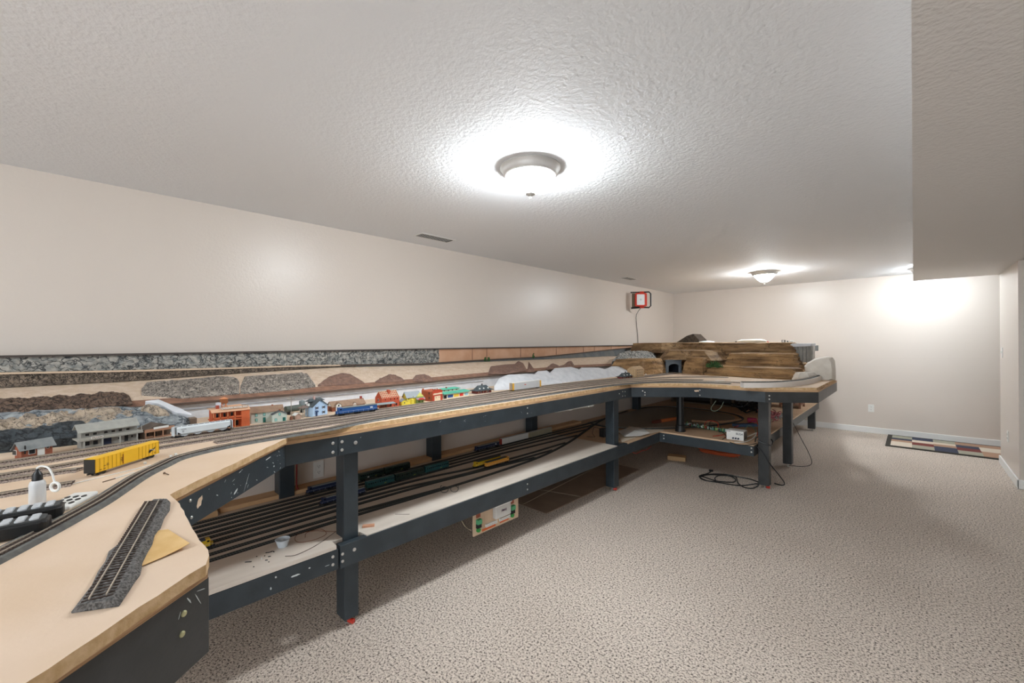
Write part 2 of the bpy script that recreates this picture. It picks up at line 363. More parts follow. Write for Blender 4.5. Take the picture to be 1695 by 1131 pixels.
for k in range(9):
    blotch(4, random.uniform(.02, .5), random.uniform(.88, .955), random.uniform(.002, .01), .0005, m_scuff, 'paint_scuff', 60+k, random.uniform(-1, 1), .0004)
for k, (t, z, rx, rz, a_) in enumerate(((.96, .935, .014, .0007, -1.1), (.93, .945, .008, .0012, -1.0), (.97, .948, .01, .0006, -.3), (.90, .93, .006, .0004, 1.2))):
    blotch(0, t, z, rx, rz, m_scuff, 'paint_scuff', 80+k, a_, .0005)
for px, py in ((304, 1016), (301, 1050)):
    a_, b_ = Vector(segs[0][0]), Vector(segs[0][1]); d = (b_-a_).normalized(); n = Vector((d.y, -d.x, 0))
    r = ray(px, py); tt = (Vector((a_.x, a_.y, 0))-CAM).dot(n)/r.dot(n); p = CAM+r*tt
    bolt(beams[0], p, n, .0055, mat('brass_screw', (206, 204, 160), .35, .6))
blotch(5, .97, .93, .03, .01, m_homa, 'chipped_patch', 91)
# lower shelf
ZS = .425
TB(MB().prism([(-2.0, -.3), (-2.0, .885), (-2.06, .89), (-2.06, 1.03), (-2.0, 1.04), (-2.0, 3.52), (-2.13, 3.52), (KX+.001, 3.52), (KX+.001, -.3)], ZS, ZS+.018), 'lower_shelf', [m_shelf], bevel=.001)
TB(MB().prism([(-2.0, 3.72), (-2.0, 4.42), (-1.09, 4.43), (-1.10, 8.28), (KX+.001, 8.28), (KX+.001, 3.522), (-2.13, 3.522), (-2.13, 3.72)], ZS-.002, ZS+.014), 'lower_shelf', [mat('lower_loop_board', (214, 184, 152), .6, rgb2=(200, 168, 136), vs=4)], bevel=.001)
sb = [beam((-2.0, -.2), (-2.0, .895), .328, ZS-.002, name='lower_beam'), beam((-1.992, .9), (-1.992, 3.70), .328, ZS+.012, name='lower_beam'), beam((-2.0, 3.705), (-2.0, 4.42), .325, ZS-.004, name='lower_beam'),
      beam((-2.0, 4.42), (-1.09, 4.43), .325, ZS-.004, name='lower_beam'), beam((-1.09, 4.43), (-1.1, 8.28), .325, ZS-.004, name='lower_beam', m=m_beam2)]
for (px, py, r, i) in ((551, 922, .0075, 0), (551, 935, .0075, 0), (567, 917.5, .0075, 1), (567, 929.5, .0075, 1), (586.5, 910, .009, 1), (873, 801.5, .006, 1), (873, 810.5, .006, 1)):
    c = onx(px, py, FX if i == 0 else -1.992); bolt(sb[i], (FX if i == 0 else -1.992, c.y, c.z), (1, 0, 0), r)
for (px, py) in ((1025, 748.5), (1030.5, 744), (1034.5, 742.5), (1030.5, 751), (1034.5, 748.5)):
    c = onx(px, py, FX); bolt(sb[2], (FX, c.y, c.z), (1, 0, 0), .006)
for (px, py) in ((1099, 721), (1099, 726), (1244, 742), (1244, 748.5)):
    c = ony(px, py, 4.425); bolt(sb[3], (c.x, 4.42+.0008, c.z), (0, -1, 0), .008)
for k, (y, z, rx, rz) in enumerate(((.70, .375, .02, .004), (.76, .385, .004, .003), (.60, .36, .003, .006), (.62, .40, .004, .004), (.84, .365, .012, .001), (.3, .36, .02, .001))):
    mbk = []
    c = Vector((FX, y, z)); K = 14
    pts = [c+Vector((0, rx*(1+.5*fn((q, k, 0), 1.3, k))*math.cos(2*PI*q/K), rz*(1+.5*fn((q, k, 5), 1.3, k))*math.sin(2*PI*q/K))) for q in range(K)]
    TB(MB().add(pts+[p+Vector((.0006, 0, 0)) for p in pts], [tuple(range(K))[::-1], tuple(range(K, 2*K))]+[(q, (q+1) % K, K+(q+1) % K, K+q) for q in range(K)]), 'paint_scuff', m_scuff, sb[0])
def leg(x0, x1, y0, y1, z1, m=None, foot=True, z0=.035, red=True):
    o = TB(MB().box(x0, x1, y0, y1, z0, z1), 'leg', m or m_beam, bevel=.004)
    if foot:
        cx, cy = (x0+x1)/2, (y0+y1)/2
        TB(MB().lathe([(.001, .0), (.016, 0), (.016, .006), (.005, .008), (.005, .036)], (cx, cy, 0), 14), 'leveling_foot', m_steel, o, smooth=True)
        if red: TB(MB().tube([(cx+.012, cy, .014), (cx+.04, cy+.012, .012)], .012, 10), 'orange_cap', m_red, o)
    return o
leg(-2.13, -2.04, .94, 1.015, ZB1-.001)
L2 = [onz(px, 810, .03) for px in (1003, 1014, 1021)]
leg(-2.13, -2.04, 3.53, 3.62, ZB1-.001)
leg(-1.085, -.995, 4.56, 4.65, ZB0+.05, m_beam2)
leg(-1.07, -.985, 5.53, 5.62, ZB0+.05, m_beam2, red=False)
leg(-1.21, -1.115, 8.0, 8.09, ZS-.004, m_beam2, red=False)
for y in (-.4, .95, 2.1, 3.34, 5.65): leg(KX+.03, KX+.12, y-.045, y+.045, ZB1-.001, m_beam, red=False)
TB(MB().lathe([(.001, 0), (.052, 0), (.052, .012), (.047, .03), (.047, .07), (.04, .075), (.038, .2), (.036, .43), (.036, ZB0-ZS-.014+.06), (.001, ZB0-ZS-.014+.06)], (-1.83, 4.56, ZS+.014), 24), 'round_support', m_black, smooth=True)
TB(MB().box(KX, -2.86, .6, 4.2, ZS+.019, .468), 'rear_ledge', m_back)
TB(MB().box(KX, -2.825, -.3, .58, ZS+.019, .475), 'rear_ledge', m_back)
# joist ends and perforated brackets under the peninsula
for (x0, x1, y) in ((-1.9, -1.5, 4.5), (-1.45, -1.05, 4.52)):
    TB(MB().box(x0, x1, y, y+.02, .855, .885), 'joist', m_plyedge)
    mb = MB()
    for k in range(24): mb.box(x0+.01+k*(x1-x0)/25, x0+.018+k*(x1-x0)/25, y-.006, y, .852, .864)
    TB(mb, 'wire_comb', m_trim)
# smooth vinyl mat below the table
fm = MB().prism([(-2.185, 2.70), (-2.18, 4.32), (KX+.01, 4.34), (KX+.01, 2.70)], .001, .008)
fmo = tag(fm.build('floor_mat', mat('brown_vinyl', (150, 130, 112), .45, rgb2=(138, 118, 102), vs=6)), 'smooth brown floor mat lying on carpet under the table near second front leg', 'floor mat')
for p, q in (((-2.45, 2.70), (-2.60, 4.33)), ((-2.19, 3.2), (-2.9, 3.0))): MB().tube([(*p, .0082), (*q, .0082)], .002, 4).build('seam', mat('seam_pale', (190, 178, 160), .7), fmo)
# ------------------------------------------------------------------ model railway track
def track(pts, z, name, label, group, m_bed=m_bal, m_t=m_tie, m_r=m_rail, bw=.052, bed=.005, tie=.0085, ms=1.0, cat='model railway track', h=None):
    P = resample(catmull([(p[0], p[1], 0) for p in pts], .02), tie)
    if len(P) < 4: return
    c = P[len(P)//2]; t = thing(name, label, cat, (c.x, c.y, z), 0, group)
    D = []
    for i in range(len(P)):
        d = (P[min(i+1, len(P)-1)]-P[max(i-1, 0)]).normalized(); D.append(Vector((d.y, -d.x, 0)))
    def sweep(prof, name, m, step=1, off=0):
        rows = []
        for a, b in prof: rows.append([P[i]-c+D[i]*(a+off)+Vector((0, 0, b)) for i in list(range(0, len(P), step))])
        mb = MB().grid(rows, close=True); n = len(rows[0]); k = len(rows)
        mb.add([r[0] for r in rows]+[r[-1] for r in rows], [tuple(range(k)), tuple(range(k, 2*k))[::-1]])
        return mb.build(name, m, t)
    h = bw/2
    if bed: sweep([(-h, 0), (-h+.008, bed), (h-.008, bed), (h, 0)], 'roadbed', m_bed, 3)
    mb = MB(); tw = .0145
    for i in range(1, len(P)-1):
        n = D[i]; d = Vector((-n.y, n.x, 0)); q = P[i]-c; w = tie*.3
        V = [q+n*(sx*tw)+d*(sy*w)+Vector((0, 0, zz)) for zz in (bed, bed+.002) for sy in (-1, 1) for sx in (-1, 1)]
        mb.add(V, [(4, 5, 7, 6), (0, 1, 5, 4), (2, 6, 7, 3), (0, 4, 6, 2), (1, 3, 7, 5)])
    o = mb.build('sleepers', m_t, t); o['kind'] = 'stuff'
    for s in (-1, 1):
        sweep([(-.0009, bed+.0015), (-.0009, bed+.0045), (.0009, bed+.0045), (.0009, bed+.0015)], 'rail', m_r, 2, s*.00825)
    return t
ZT = 1.0
UG = 'railway tracks laid on the table top'
near = [(0, 916), (53, 889), (106, 861), (159, 832), (195, 809), (230, 787), (265, 770), (293, 757.5), (346, 744), (399, 733.5), (452, 724.5), (505, 715.8), (540, 710.5)]
cur = [onz(a, b, ZT+.006) for a, b in near]; cur = [cur[0]*2-cur[1]]+cur
cur2 = [(p.x, p.y) for p in cur]
track(cur2+[(-2.065, 1.15), (-2.06, 1.8), (-2.065, 2.6), (-2.06, 3.2), (-1.99, 3.75), (-1.78, 4.12), (-1.45, 4.33), (-1.25, 4.37)], ZT, 'railway_track', 'front curved track sweeping past the handheld controllers with wide grey roadbed', UG, m_bed=m_cork, bw=.062, bed=.008)
track([(-2.27, -.5), (-2.28, -.1), (-2.335, .3), (-2.345, 1.0), (-2.36, 1.5), (-2.40, 2.2), (-2.465, 2.7), (-2.46, 3.3), (-2.38, 4.1), (-2.30, 4.8), (-2.27, 5.42)], ZT, 'railway_track', 'rear track in front of the model buildings carrying the pale hopper and blue locomotive', UG)
track([(-2.19, -.5), (-2.19, -.07), (-2.26, .35), (-2.265, 1.0), (-2.285, 1.5), (-2.33, 2.2), (-2.38, 2.9), (-2.33, 3.7), (-2.24, 4.5), (-2.19, 5.42)], ZT, 'railway_track', 'second track from the buildings, running into the tunnel portal', UG)
track([(-2.06, -.5), (-2.06, -.07), (-2.16, .35), (-2.19, 1), (-2.215, 1.5), (-2.25, 2.2), (-2.28, 3.0), (-2.2, 4.0), (-1.98, 4.7), (-1.7, 5.0), (-1.5, 5.1)], ZT, 'railway_track', 'middle track of the straight main line bundle', UG)
track([(-2.085, .42), (-2.12, .8), (-2.14, 1.5), (-2.17, 2.3), (-2.19, 3.1), (-2.1, 3.9), (-1.9, 4.4), (-1.6, 4.62)], ZT, 'railway_track', 'fourth track of the bundle, just behind the front track', UG)
track([(-1.965, -.6), (-1.975, -.05), (-1.955, .04)], ZT, 'railway_track', 'unfinished siding track ending at the yellow boxcar', UG)
track([(-1.80, -.6), (-1.79, -.05), (-1.785, .02)], ZT, 'railway_track', 'short siding track behind the glue bottle', UG)
# loop at the end of the peninsula on a white riser
track([(-2.0, 3.9), (-1.75, 4.33), (-1.45, 4.50), (-1.2, 4.52), (-1.08, 4.53)], ZT, 'railway_track', 'flat track leading along the peninsula edge toward the white riser', UG)
lp = [(1228, 631.5), (1255, 631.5), (1280, 631), (1305, 629.5), (1325, 627.5), (1343, 624), (1354, 620), (1357, 617), (1354, 614), (1346, 612), (1336, 611)]
ZR = .046
lp3 = [onz(a, b, ZT+ZR+.008) for a, b in lp]
track([(p.x, p.y) for p in lp3], ZT+ZR, 'railway_track', 'end loop track curving round the peninsula tip on a white riser', UG, m_bed=m_cork, m_t=m_tieb, bed=.004)
R = catmull([(p.x, p.y, 0) for p in lp3], .02)
mb = MB(); rows = [[], [], [], []]
for i, p in enumerate(R):
    d = (R[min(i+1, len(R)-1)]-R[max(i-1, 0)]).normalized(); nn = Vector((d.y, -d.x, 0)); hh = ZR-.001
    rows[0].append(p-nn*.03+Vector((0, 0, ZT+.0))); rows[1].append(p-nn*.03+Vector((0, 0, ZT+ZR-.001))); rows[2].append(p+nn*.034+Vector((0, 0, ZT+ZR-.001))); rows[3].append(p+nn*.034+Vector((0, 0, ZT)))
tag(MB().grid(rows, close=True).build('foam_riser', mat('white_foam', (235, 228, 220), .8), None), 'curved white foam riser under the end loop track', 'riser')
# ------------------------------------------------------------------ mountain scenery along the left wall
m_rg = rockmat('grey_painted_rock', (190, 186, 178), (128, 132, 130), (34, 40, 46), (13, 13, 34), .10)
m_rd = rockmat('dark_brown_rock', (150, 134, 118), (108, 96, 84), (28, 24, 22), (40, 40, 60), .15)
m_rc = rockmat('brown_cut_rock', (124, 102, 86), (96, 78, 66), (34, 26, 22), (34, 34, 13), .14)
m_rg2 = rockmat('grey_stacked_rock', (196, 186, 174), (150, 142, 134), (48, 46, 46), (20, 20, 80), .12)
m_cream = mat('cream_plaster', (234, 214, 194), .9, rgb2=(220, 196, 170), vs=22, bump=1, bs=60, dist=.012)
m_wplas = mat('white_plaster', (228, 230, 234), .85, rgb2=(214, 217, 222), vs=14, bump=.3, bs=50, dist=.006)
m_rbrown = mat('reddish_ground', (160, 120, 98), .95, rgb2=(130, 98, 82), vs=25, bump=.5, bs=80, dist=.006)
m_mauve = mat('mauve_brown_plaster', (150, 118, 102), .95, rgb2=(124, 98, 88), vs=30, bump=.8, bs=60, dist=.008)
m_tan = mat('tan_hardboard', (214, 172, 142), .8, rgb2=(200, 154, 122), vs=5, bump=.2, bs=30)
m_slate = mat('blue_grey_board', (92, 96, 98), .8, rgb2=(112, 112, 108), vs=10, bump=.3, bs=40)
m_hill = rockmat('blue_grey_hill', (168, 174, 176), (104, 112, 118), (60, 70, 78), (7, 7, 16), .05)
m_edge = mat('dark_shelf_edge', (92, 76, 66), .8)
def zline(X, pts):
    W = sorted((onx(a, b, X).y, onx(a, b, X).z) for a, b in pts)
    def f(y):
        if y <= W[0][0]: return W[0][1]
        for (y0, z0), (y1, z1) in zip(W, W[1:]):
            if y <= y1: return z0+(z1-z0)*(y-y0)/(y1-y0)
        return W[-1][1]
    return f
def yx(px, X): return onx(px, 600, X).y
Lt = lambda y: 1.352
L1 = zline(-3.40, [(0, 616.5), (200, 613), (340, 609.5), (489, 605), (700, 601.5), (786, 596), (900, 590), (1020, 577.5), (1060, 574)])
L2 = zline(-3.34, [(0, 642), (200, 632), (340, 622), (489, 612), (560, 608), (700, 604.5), (786, 599.5), (900, 595), (1000, 590), (1100, 589)])
L4 = zline(-2.84, [(0, 686.5), (200, 675.5), (340, 664), (500, 651), (700, 632.5), (860, 617), (956, 608.5), (1046, 604), (1090, 602)])
def ribbon(root, name, m, rows, y0, y1, dy=.02, sub=8, amp=0, sc=18, seed=0, backx=-3.515, fade=True):
    """rows: (X, zfunc); filled back to the wall so the strip is solid"""
    n = int((y1-y0)/dy)+1; Y = [y0+(y1-y0)*i/n for i in range(n+1)]; R = []
    for (xa, fa), (xb, fb) in zip(rows, rows[1:]):
        for k in range(sub):
            t = k/sub; row = []
            for y in Y:
                d = 0
                if amp:
                    d = amp*(abs(noise.noise(Vector((y*sc, t*2.2+xa*7, seed))))*1.6-.3+.6*noise.noise(Vector((y*sc*2.7, t*6+xa, seed+4))))
                    if fade: d *= min(1, 4*t if (xa, fa) == rows[0] else 1, 1)
                row.append((xa+(xb-xa)*t+d, y, fa(y)+(fb(y)-fa(y))*t))
            R.append(row)
    R.append([(rows[-1][0], y, rows[-1][1](y)) for y in Y])
    b = [(backx, y, rows[-1][1](y)) for y in Y]; a = [(backx, y, rows[0][1](y)) for y in Y]
    R = [a]+R+[b]
    mb = MB().grid(R, close=True); k = len(R)
    mb.add([r[0] for r in R]+[r[-1] for r in R], [tuple(range(k)), tuple(range(k, 2*k))[::-1]])
    return mb.build(name, m, root)
def relief(root, name, m, tops, bots, p, q, thick=.02, amp=.008, sc=40, nx=60, ny=12, seed=0, off=.003, strat=0):
    """a rock or plaster body bulging out of the sloping plane through p and q (x,z)"""
    def ev(L, x):
        if x <= L[0][0]: return L[0][1]
        for (a, b), (c, d) in zip(L, L[1:]):
            if x <= c: return b+(d-b)*(x-a)/(c-a)
        return L[-1][1]
    x0, x1 = max(tops[0][0], bots[0][0]), min(tops[-1][0], bots[-1][0]); R = []; B = []
    nrm = Vector((q[1]-p[1], 0, -(q[0]-p[0]))).normalized()
    if nrm.x < 0: nrm = -nrm
    for i in range(nx+1):
        px = x0+(x1-x0)*i/nx; a, b = ev(tops, px), ev(bots, px); row = []; br = []
        for j in range(ny+1):
            t = j/ny; c = onslope(px, a+(b-a)*t, p, q); e = min(1, 5*min(t, 1-t)+.15)*min(1, 8*min(i/nx, 1-i/nx)+.1)
            d = thick*math.sin(PI*min(1, t*1.0))**.5*min(1, 8*min(i/nx, 1-i/nx)) if thick else 0
            d += e*amp*(noise.noise(c*sc+Vector((seed, 0, 0)))+.6*noise.noise(c*sc*2.3))
            if strat: d += e*strat*math.sin(c.z*260+2*noise.noise(c*9))
            row.append(c+nrm*(off+max(d, 0))); br.append(c-nrm*.004)
        R.append(row); B.append(br)
    mb = MB().grid(R).grid(B)
    ring = [(i, 0) for i in range(nx+1)]+[(nx, j) for j in range(1, ny+1)]+[(i, ny) for i in range(nx-1, -1, -1)]+[(0, j) for j in range(ny-1, 0, -1)]
    mb.grid([[R[i][j] for i, j in ring+ring[:1]], [B[i][j] for i, j in ring+ring[:1]]])
    return mb.build(name, m, root)
S = thing('mountain_scenery', 'long stepped rock and plaster mountain scenery along the left wall behind the model town', 'scenery', (0, 0, 0))
Y0, Y1 = -.6, 6.6
ribbon(S, 'top_shelf', mat('dark_brown_edge', (70, 62, 58), .7), [(-3.38, Lt), (-3.38, lambda y: 1.343)], Y0, 6.9, .5, 1)
ribbon(S, 'upper_rock_face', m_rg, [(-3.40, lambda y: 1.343), (-3.405, L1)], Y0, yx(727, -3.4), .012, 10, .012, 30, 1)
ribbon(S, 'plain_tan_board', m_tan, [(-3.40, lambda y: 1.343), (-3.405, L1)], yx(727, -3.4), yx(1064, -3.4), .05, 3, .002, 6)
for k, px in enumerate((782, 806, 862, 921, 966, 984, 1012)):
    y = yx(px, -3.4); MB().box(-3.403, -3.3985, y-.003, y+.003, L1(y)+.004, 1.342).build('board_joint', mat('joint_line', (150, 112, 92), .9), S)
ribbon(S, 'track_ledge', mat('cream_ledge_edge', (214, 190, 164), .8), [(-3.36, L1), (-3.36, lambda y: L1(y)-.009)], Y0, yx(560, -3.4), .1, 1)
ribbon(S, 'track_ledge', m_edge, [(-3.36, L1), (-3.36, lambda y: L1(y)-.009)], yx(560, -3.4), yx(1064, -3.4), .1, 1)
L1b = lambda y: L1(y)-.009
ribbon(S, 'lower_rock_band', m_rd, [(-3.37, L1b), (-3.345, L2)], Y0, yx(590, -3.36), .01, 8, .014, 42, 2)
ribbon(S, 'slate_retaining_wall', m_slate, [(-3.37, L1b), (-3.345, lambda y: L2(y) if L2(y) < L1b(y) else L1b(y)-.002)], yx(590, -3.36), yx(1075, -3.36), .04, 3, .003, 12, 3)
SP, SQ = (-3.34, 1.20), (-2.92, 1.128)
L2b = lambda y: L2(y)-.003
L3 = lambda y: L4(y)+.022
ribbon(S, 'cream_plaster_slope', m_cream, [(-3.335, L2b), (-2.93, L3)], Y0, yx(1062, -3.1), .025, 10, .012, 7, 5)
ribbon(S, 'brown_ground_strip', m_rbrown, [(-2.93, L3), (-2.85, L4)], Y0, yx(1062, -2.9), .03, 4, .004, 20, 6)
ribbon(S, 'shelf_edge', m_edge, [(-2.835, L4), (-2.835, lambda y: L4(y)-.012)], Y0, yx(1062, -2.84), .08, 1)
pz = lambda y: (( -3.335, L2b(y)), (-2.93, L3(y)))
def sl(px):
    y = yx(px, -3.0); return pz(y)
relief(S, 'rock_cutting', m_rc, [(-30, 664), (60, 661), (120, 657.5), (205, 651), (214, 656), (219, 667)], [(-30, 686), (60, 684), (150, 677), (219, 669)], *sl(100), thick=.022, amp=.016, sc=30, nx=120, ny=14, seed=1)
relief(S, 'stacked_rock_face', m_rg2, [(234, 645), (243, 634), (300, 630), (360, 624), (396, 624)], [(234, 655), (300, 660), (396, 652)], *sl(310), thick=.015, amp=.014, sc=50, nx=90, ny=14, seed=2)
relief(S, 'stacked_rock_face', m_rg2, [(398, 640), (405, 624), (500, 617.5), (509, 620), (522, 638)], [(398, 653), (460, 648), (522, 641)], *sl(450), thick=.015, amp=.014, sc=50, nx=90, ny=14, seed=3)
for k, (tp, bt, xm) in enumerate((
    ([(526, 638), (545, 624), (566, 618), (580, 620), (603, 634)], [(526, 640), (565, 638), (603, 636)], 565),
    ([(621, 632), (645, 620), (655, 622), (670, 630)], [(621, 634), (645, 633), (670, 631)], 645),
    ([(683, 628), (688, 622), (702, 620), (712, 624), (718, 630)], [(683, 631), (702, 632), (718, 631)], 700),
    ([(808, 618), (812, 607), (835, 604), (852, 603), (858, 598), (866, 602), (871, 611)], [(808, 619), (840, 619), (871, 614)], 840),
    ([(873, 612), (875, 599), (880, 606), (885, 614)], [(873, 616), (880, 616), (885, 615)], 878),
    ([(903, 611), (910, 605), (915, 602), (921, 604), (926, 607), (934, 604), (940, 599), (946, 598), (951, 606)], [(903, 612), (925, 611), (951, 609)], 926))):
    relief(S, 'brown_outcrop', m_mauve, tp, bt, *sl(xm), thick=.010, amp=.008, sc=60, nx=36, ny=8, seed=10+k)
# backdrop below the shelf, down to the table
ribbon(S, 'white_backdrop', m_wplas, [(-2.86, lambda y: L4(y)-.012), (-2.86, lambda y: 1.0)], Y0, yx(1062, -2.86), .06, 5, .003, 8, 7)
mbx = MB(); mbx.tube([(-2.852, yx(300, -2.85), 1.052), (-2.852, yx(800, -2.85), 1.056)], .0022, 6); mbx.build('seam_wire', mat('grey_wire', (120, 120, 122), .6), S)
HP, HQ = (-2.83, 1.125), (-2.50, 1.0)
relief(S, 'painted_hillside', m_hill, [(-60, 690), (0, 686), (100, 681), (200, 676), (258, 675), (285, 686), (310, 698), (336, 708)], [(-60, 752), (0, 748), (100, 740), (200, 728), (280, 716), (336, 710)], HP, HQ, thick=.03, amp=.02, sc=14, nx=110, ny=24, seed=5, off=.004)
relief(S, 'buff_rock_patch', rockmat('buff_rock', (196, 178, 156), (150, 138, 124), (84, 76, 70), (20, 20, 40), .06), [(-60, 712), (60, 694), (130, 688), (205, 684), (225, 687)], [(-60, 735), (60, 732), (130, 715), (225, 694)], HP, HQ, thick=.02, amp=.022, sc=30, nx=110, ny=20, seed=6, off=.022)
relief(S, 'buff_rock_patch', MATS['buff_rock'], [(233, 683), (245, 680), (262, 683), (280, 693)], [(233, 686), (255, 696), (280, 697)], HP, HQ, thick=.02, amp=.01, sc=30, nx=30, ny=10, seed=9, off=.026)
relief(S, 'white_plaster_sheet', m_wplas, [(240, 675), (262, 672), (300, 688), (316, 696)], [(240, 676), (262, 679), (290, 694), (316, 698)], HP, HQ, thick=.004, amp=.002, sc=22, nx=40, ny=6, seed=9, off=.036)
relief(S, 'dark_rock_base', rockmat('dark_slate_rock', (70, 76, 80), (46, 52, 56), (22, 26, 30), (16, 16, 30), .08), [(-60, 735), (0, 732), (60, 728), (110, 716), (135, 712), (150, 722)], [(-60, 754), (0, 751), (100, 743), (150, 738)], HP, HQ, thick=.02, amp=.012, sc=30, nx=60, ny=10, seed=7, off=.046)
# white plaster cloth forms
WP, WQ = (-2.80, 1.13), (-2.55, 1.0)
relief(S, 'plaster_cloth_form', m_wplas, [(818, 640), (826, 627), (840, 621), (870, 619.5), (900, 621), (912, 635)], [(818, 647), (850, 645), (912, 637)], WP, WQ, thick=.025, amp=.008, sc=14, nx=50, ny=14, seed=21)
relief(S, 'plaster_cloth_form', m_wplas, [(880, 624), (890, 615), (905, 614), (915, 622), (932, 636)], [(880, 640), (905, 638), (932, 637)], WP, WQ, thick=.02, amp=.006, sc=14, nx=40, ny=14, seed=22)
relief(S, 'plaster_cloth_form', m_wplas, [(905, 622), (918, 610), (945, 608), (956, 611), (966, 626)], [(905, 637), (940, 634), (966, 630)], WP, WQ, thick=.025, amp=.006, sc=14, nx=40, ny=14, seed=23)
relief(S, 'plaster_cloth_form', m_wplas, [(950, 618), (962, 609), (990, 609), (1002, 612), (1010, 622)], [(950, 633), (980, 631), (1010, 628)], WP, WQ, thick=.02, amp=.006, sc=14, nx=40, ny=14, seed=24)
relief(S, 'plaster_cloth_form', m_wplas, [(1000, 612), (1012, 607), (1044, 606), (1052, 614)], [(1000, 628), (1025, 627), (1052, 624)], WP, WQ, thick=.02, amp=.006, sc=14, nx=40, ny=14, seed=25)
# grey and brown rocks toward the tunnel
relief(S, 'grey_rock_slope', m_rg, [(1012, 603), (1024, 594), (1036, 588.5), (1060, 588), (1085, 590)], [(1012, 604), (1040, 603.5), (1085, 603)], (-3.1, 1.2), (-2.8, 1.1), thick=.06, amp=.02, sc=16, nx=50, ny=12, seed=31, off=.05)
m_brock = rockmat('layered_brown_rock', (190, 152, 106), (122, 94, 64), (104, 80, 54), (3, 3, 20), .02, sc=.9, stretch=(.35, .35, 2.6), cvs=9)
m_brock2 = rockmat('dark_layered_rock', (112, 86, 60), (176, 144, 104), (80, 62, 44), (3, 3, 14), .02, sc=.8, stretch=(.45, .45, 2.2), cvs=9)

M = thing('layered_mountain', 'big layered brown rock mountain on the far end of the train table', 'scenery', (-2.0, 6.3, ZT))
def lump(root, name, m, base, z0, z1, shrink=.12, amp=.02, sc=8, strat=0, levels=16, seed=0, power=1.0, cx=None, res=.03, flat=0):
    P = []
    n = len(base)
    for i in range(n):
        a, b = Vector(base[i]), Vector(base[(i+1) % n]); k = max(1, int((b-a).length/res))
        for j in range(k): P.append(a.lerp(b, j/k))
    c = Vector(cx) if cx else sum((Vector(b) for b in base), Vector((0, 0)))/n
    rows = []
    for l in range(levels+1):
        t = l/levels; z = z0+(z1-z0)*(t if not flat else t); s = shrink*t**power; row = []
        for p in P:
            d = (p-c); L = d.length; u = d/max(L, 1e-6)
            q = Vector((p.x, p.y, z)); k = amp*(noise.noise(q*sc+Vector((seed, 0, 0)))+.5*noise.noise(q*sc*3))
            if strat: k += strat*math.tanh(4*math.sin(z*math.pi*2/.045+1.5*noise.noise(q*2)))*.5
            r = max(L-s-k*(1 if t < 1 else .3), L*.05) if not isinstance(shrink, dict) else L
            row.append(Vector((c.x+u.x*r, c.y+u.y*r, z)) - root.location)
        rows.append(row+[row[0]])
    rows.append([p.lerp(Vector((c.x, c.y, z1+.003))-root.location, .5)+Vector((0, 0, .004)) for p in rows[-1]])
    mb = MB().grid(rows); mb.add(rows[-1][:-1], [tuple(range(len(P)))]); mb.add(rows[0][:-1], [tuple(range(len(P)))[::-1]])
    return mb.build(name, m, root)
# upper cliff
tL, tR = onz(1104, 568.5, 1.385), ony(1303, 571, 6.0)
lump(M, 'upper_cliff', m_brock2, [(-2.15, 5.68), (-1.75, 5.58), (-1.45, 5.64), (-1.0, 5.66), (-.87, 5.8), (-.90, 6.3), (-1.1, 7.4), (-3.4, 7.6), (-3.4, 6.5), (-2.6, 6.2)], ZT+.001, 1.388, shrink=.20, amp=.035, sc=5, strat=.016, levels=40, seed=2, power=.8, cx=(-2.0, 6.6))
lump(M, 'middle_terrace', m_brock, [(-1.72, 5.46), (-1.4, 5.42), (-1.05, 5.48), (-.86, 5.6), (-.86, 6.0), (-1.7, 6.1)], ZT+.001, 1.265, shrink=.15, amp=.03, sc=6, strat=.016, levels=28, seed=5, power=.9, cx=(-1.3, 5.85))
lump(M, 'lower_terrace', m_brock, [(-1.84, 5.32), (-1.5, 5.27), (-1.1, 5.22), (-.86, 5.28), (-.80, 5.45), (-.9, 5.9), (-1.8, 5.9)], ZT+.001, 1.115, shrink=.10, amp=.02, sc=7, strat=.014, levels=16, seed=8, power=1.3, cx=(-1.35, 5.6))
# shoulder above the portal, cliffs either side of it
lump(M, 'portal_shoulder', m_brock2, [(-2.40, 5.36), (-2.28, 5.40), (-2.05, 5.48), (-1.80, 5.44), (-1.6, 5.8), (-2.2, 6.3), (-2.7, 6.0)], 1.172, 1.29, shrink=.13, amp=.02, sc=9, levels=14, seed=11)
lump(M, 'portal_side_rock', m_brock, [(-2.15, 5.43), (-2.02, 5.37), (-1.86, 5.32), (-1.78, 5.6), (-1.8, 5.9), (-2.12, 5.9)], ZT+.001, 1.205, shrink=.05, amp=.02, sc=10, levels=16, seed=12, res=.02)
lump(M, 'portal_side_rock', m_brock, [(-2.36, 5.05), (-2.31, 5.16), (-2.33, 5.4), (-2.5, 5.6), (-2.85, 5.2), (-2.8, 4.75), (-2.55, 4.85)], ZT+.001, 1.185, shrink=.08, amp=.03, sc=9, levels=18, seed=13, power=1.6, res=.02)
lump(M, 'dark_upper_rock', m_brock2, [(-3.3, 6.2), (-2.75, 6.15), (-2.45, 6.3), (-2.4, 6.8), (-3.3, 6.9)], 1.24, 1.384, shrink=.06, amp=.02, sc=9, levels=12, seed=14)
pk = ony(1147, 553, 7.0); a0, a1, a2 = [ony(x, y, 7.0) for x, y in ((1116, 568.5), (1157, 568.5), (1157, 563))]
mb = MB().prism([(a0.x, a0.z-.01), (a1.x, a1.z-.01), (a2.x, a2.z), (pk.x, pk.z), (pk.x-.10, pk.z-.03)], 7.0, 7.35, axis='y')
mb.v = [(v[0]+2.0, v[1]-6.3, v[2]-ZT) for v in mb.v]; mb.build('rock_peak', rockmat('dark_peak_rock', (84, 70, 56), (60, 50, 42), (30, 26, 22), (14, 14, 10), .06), M)
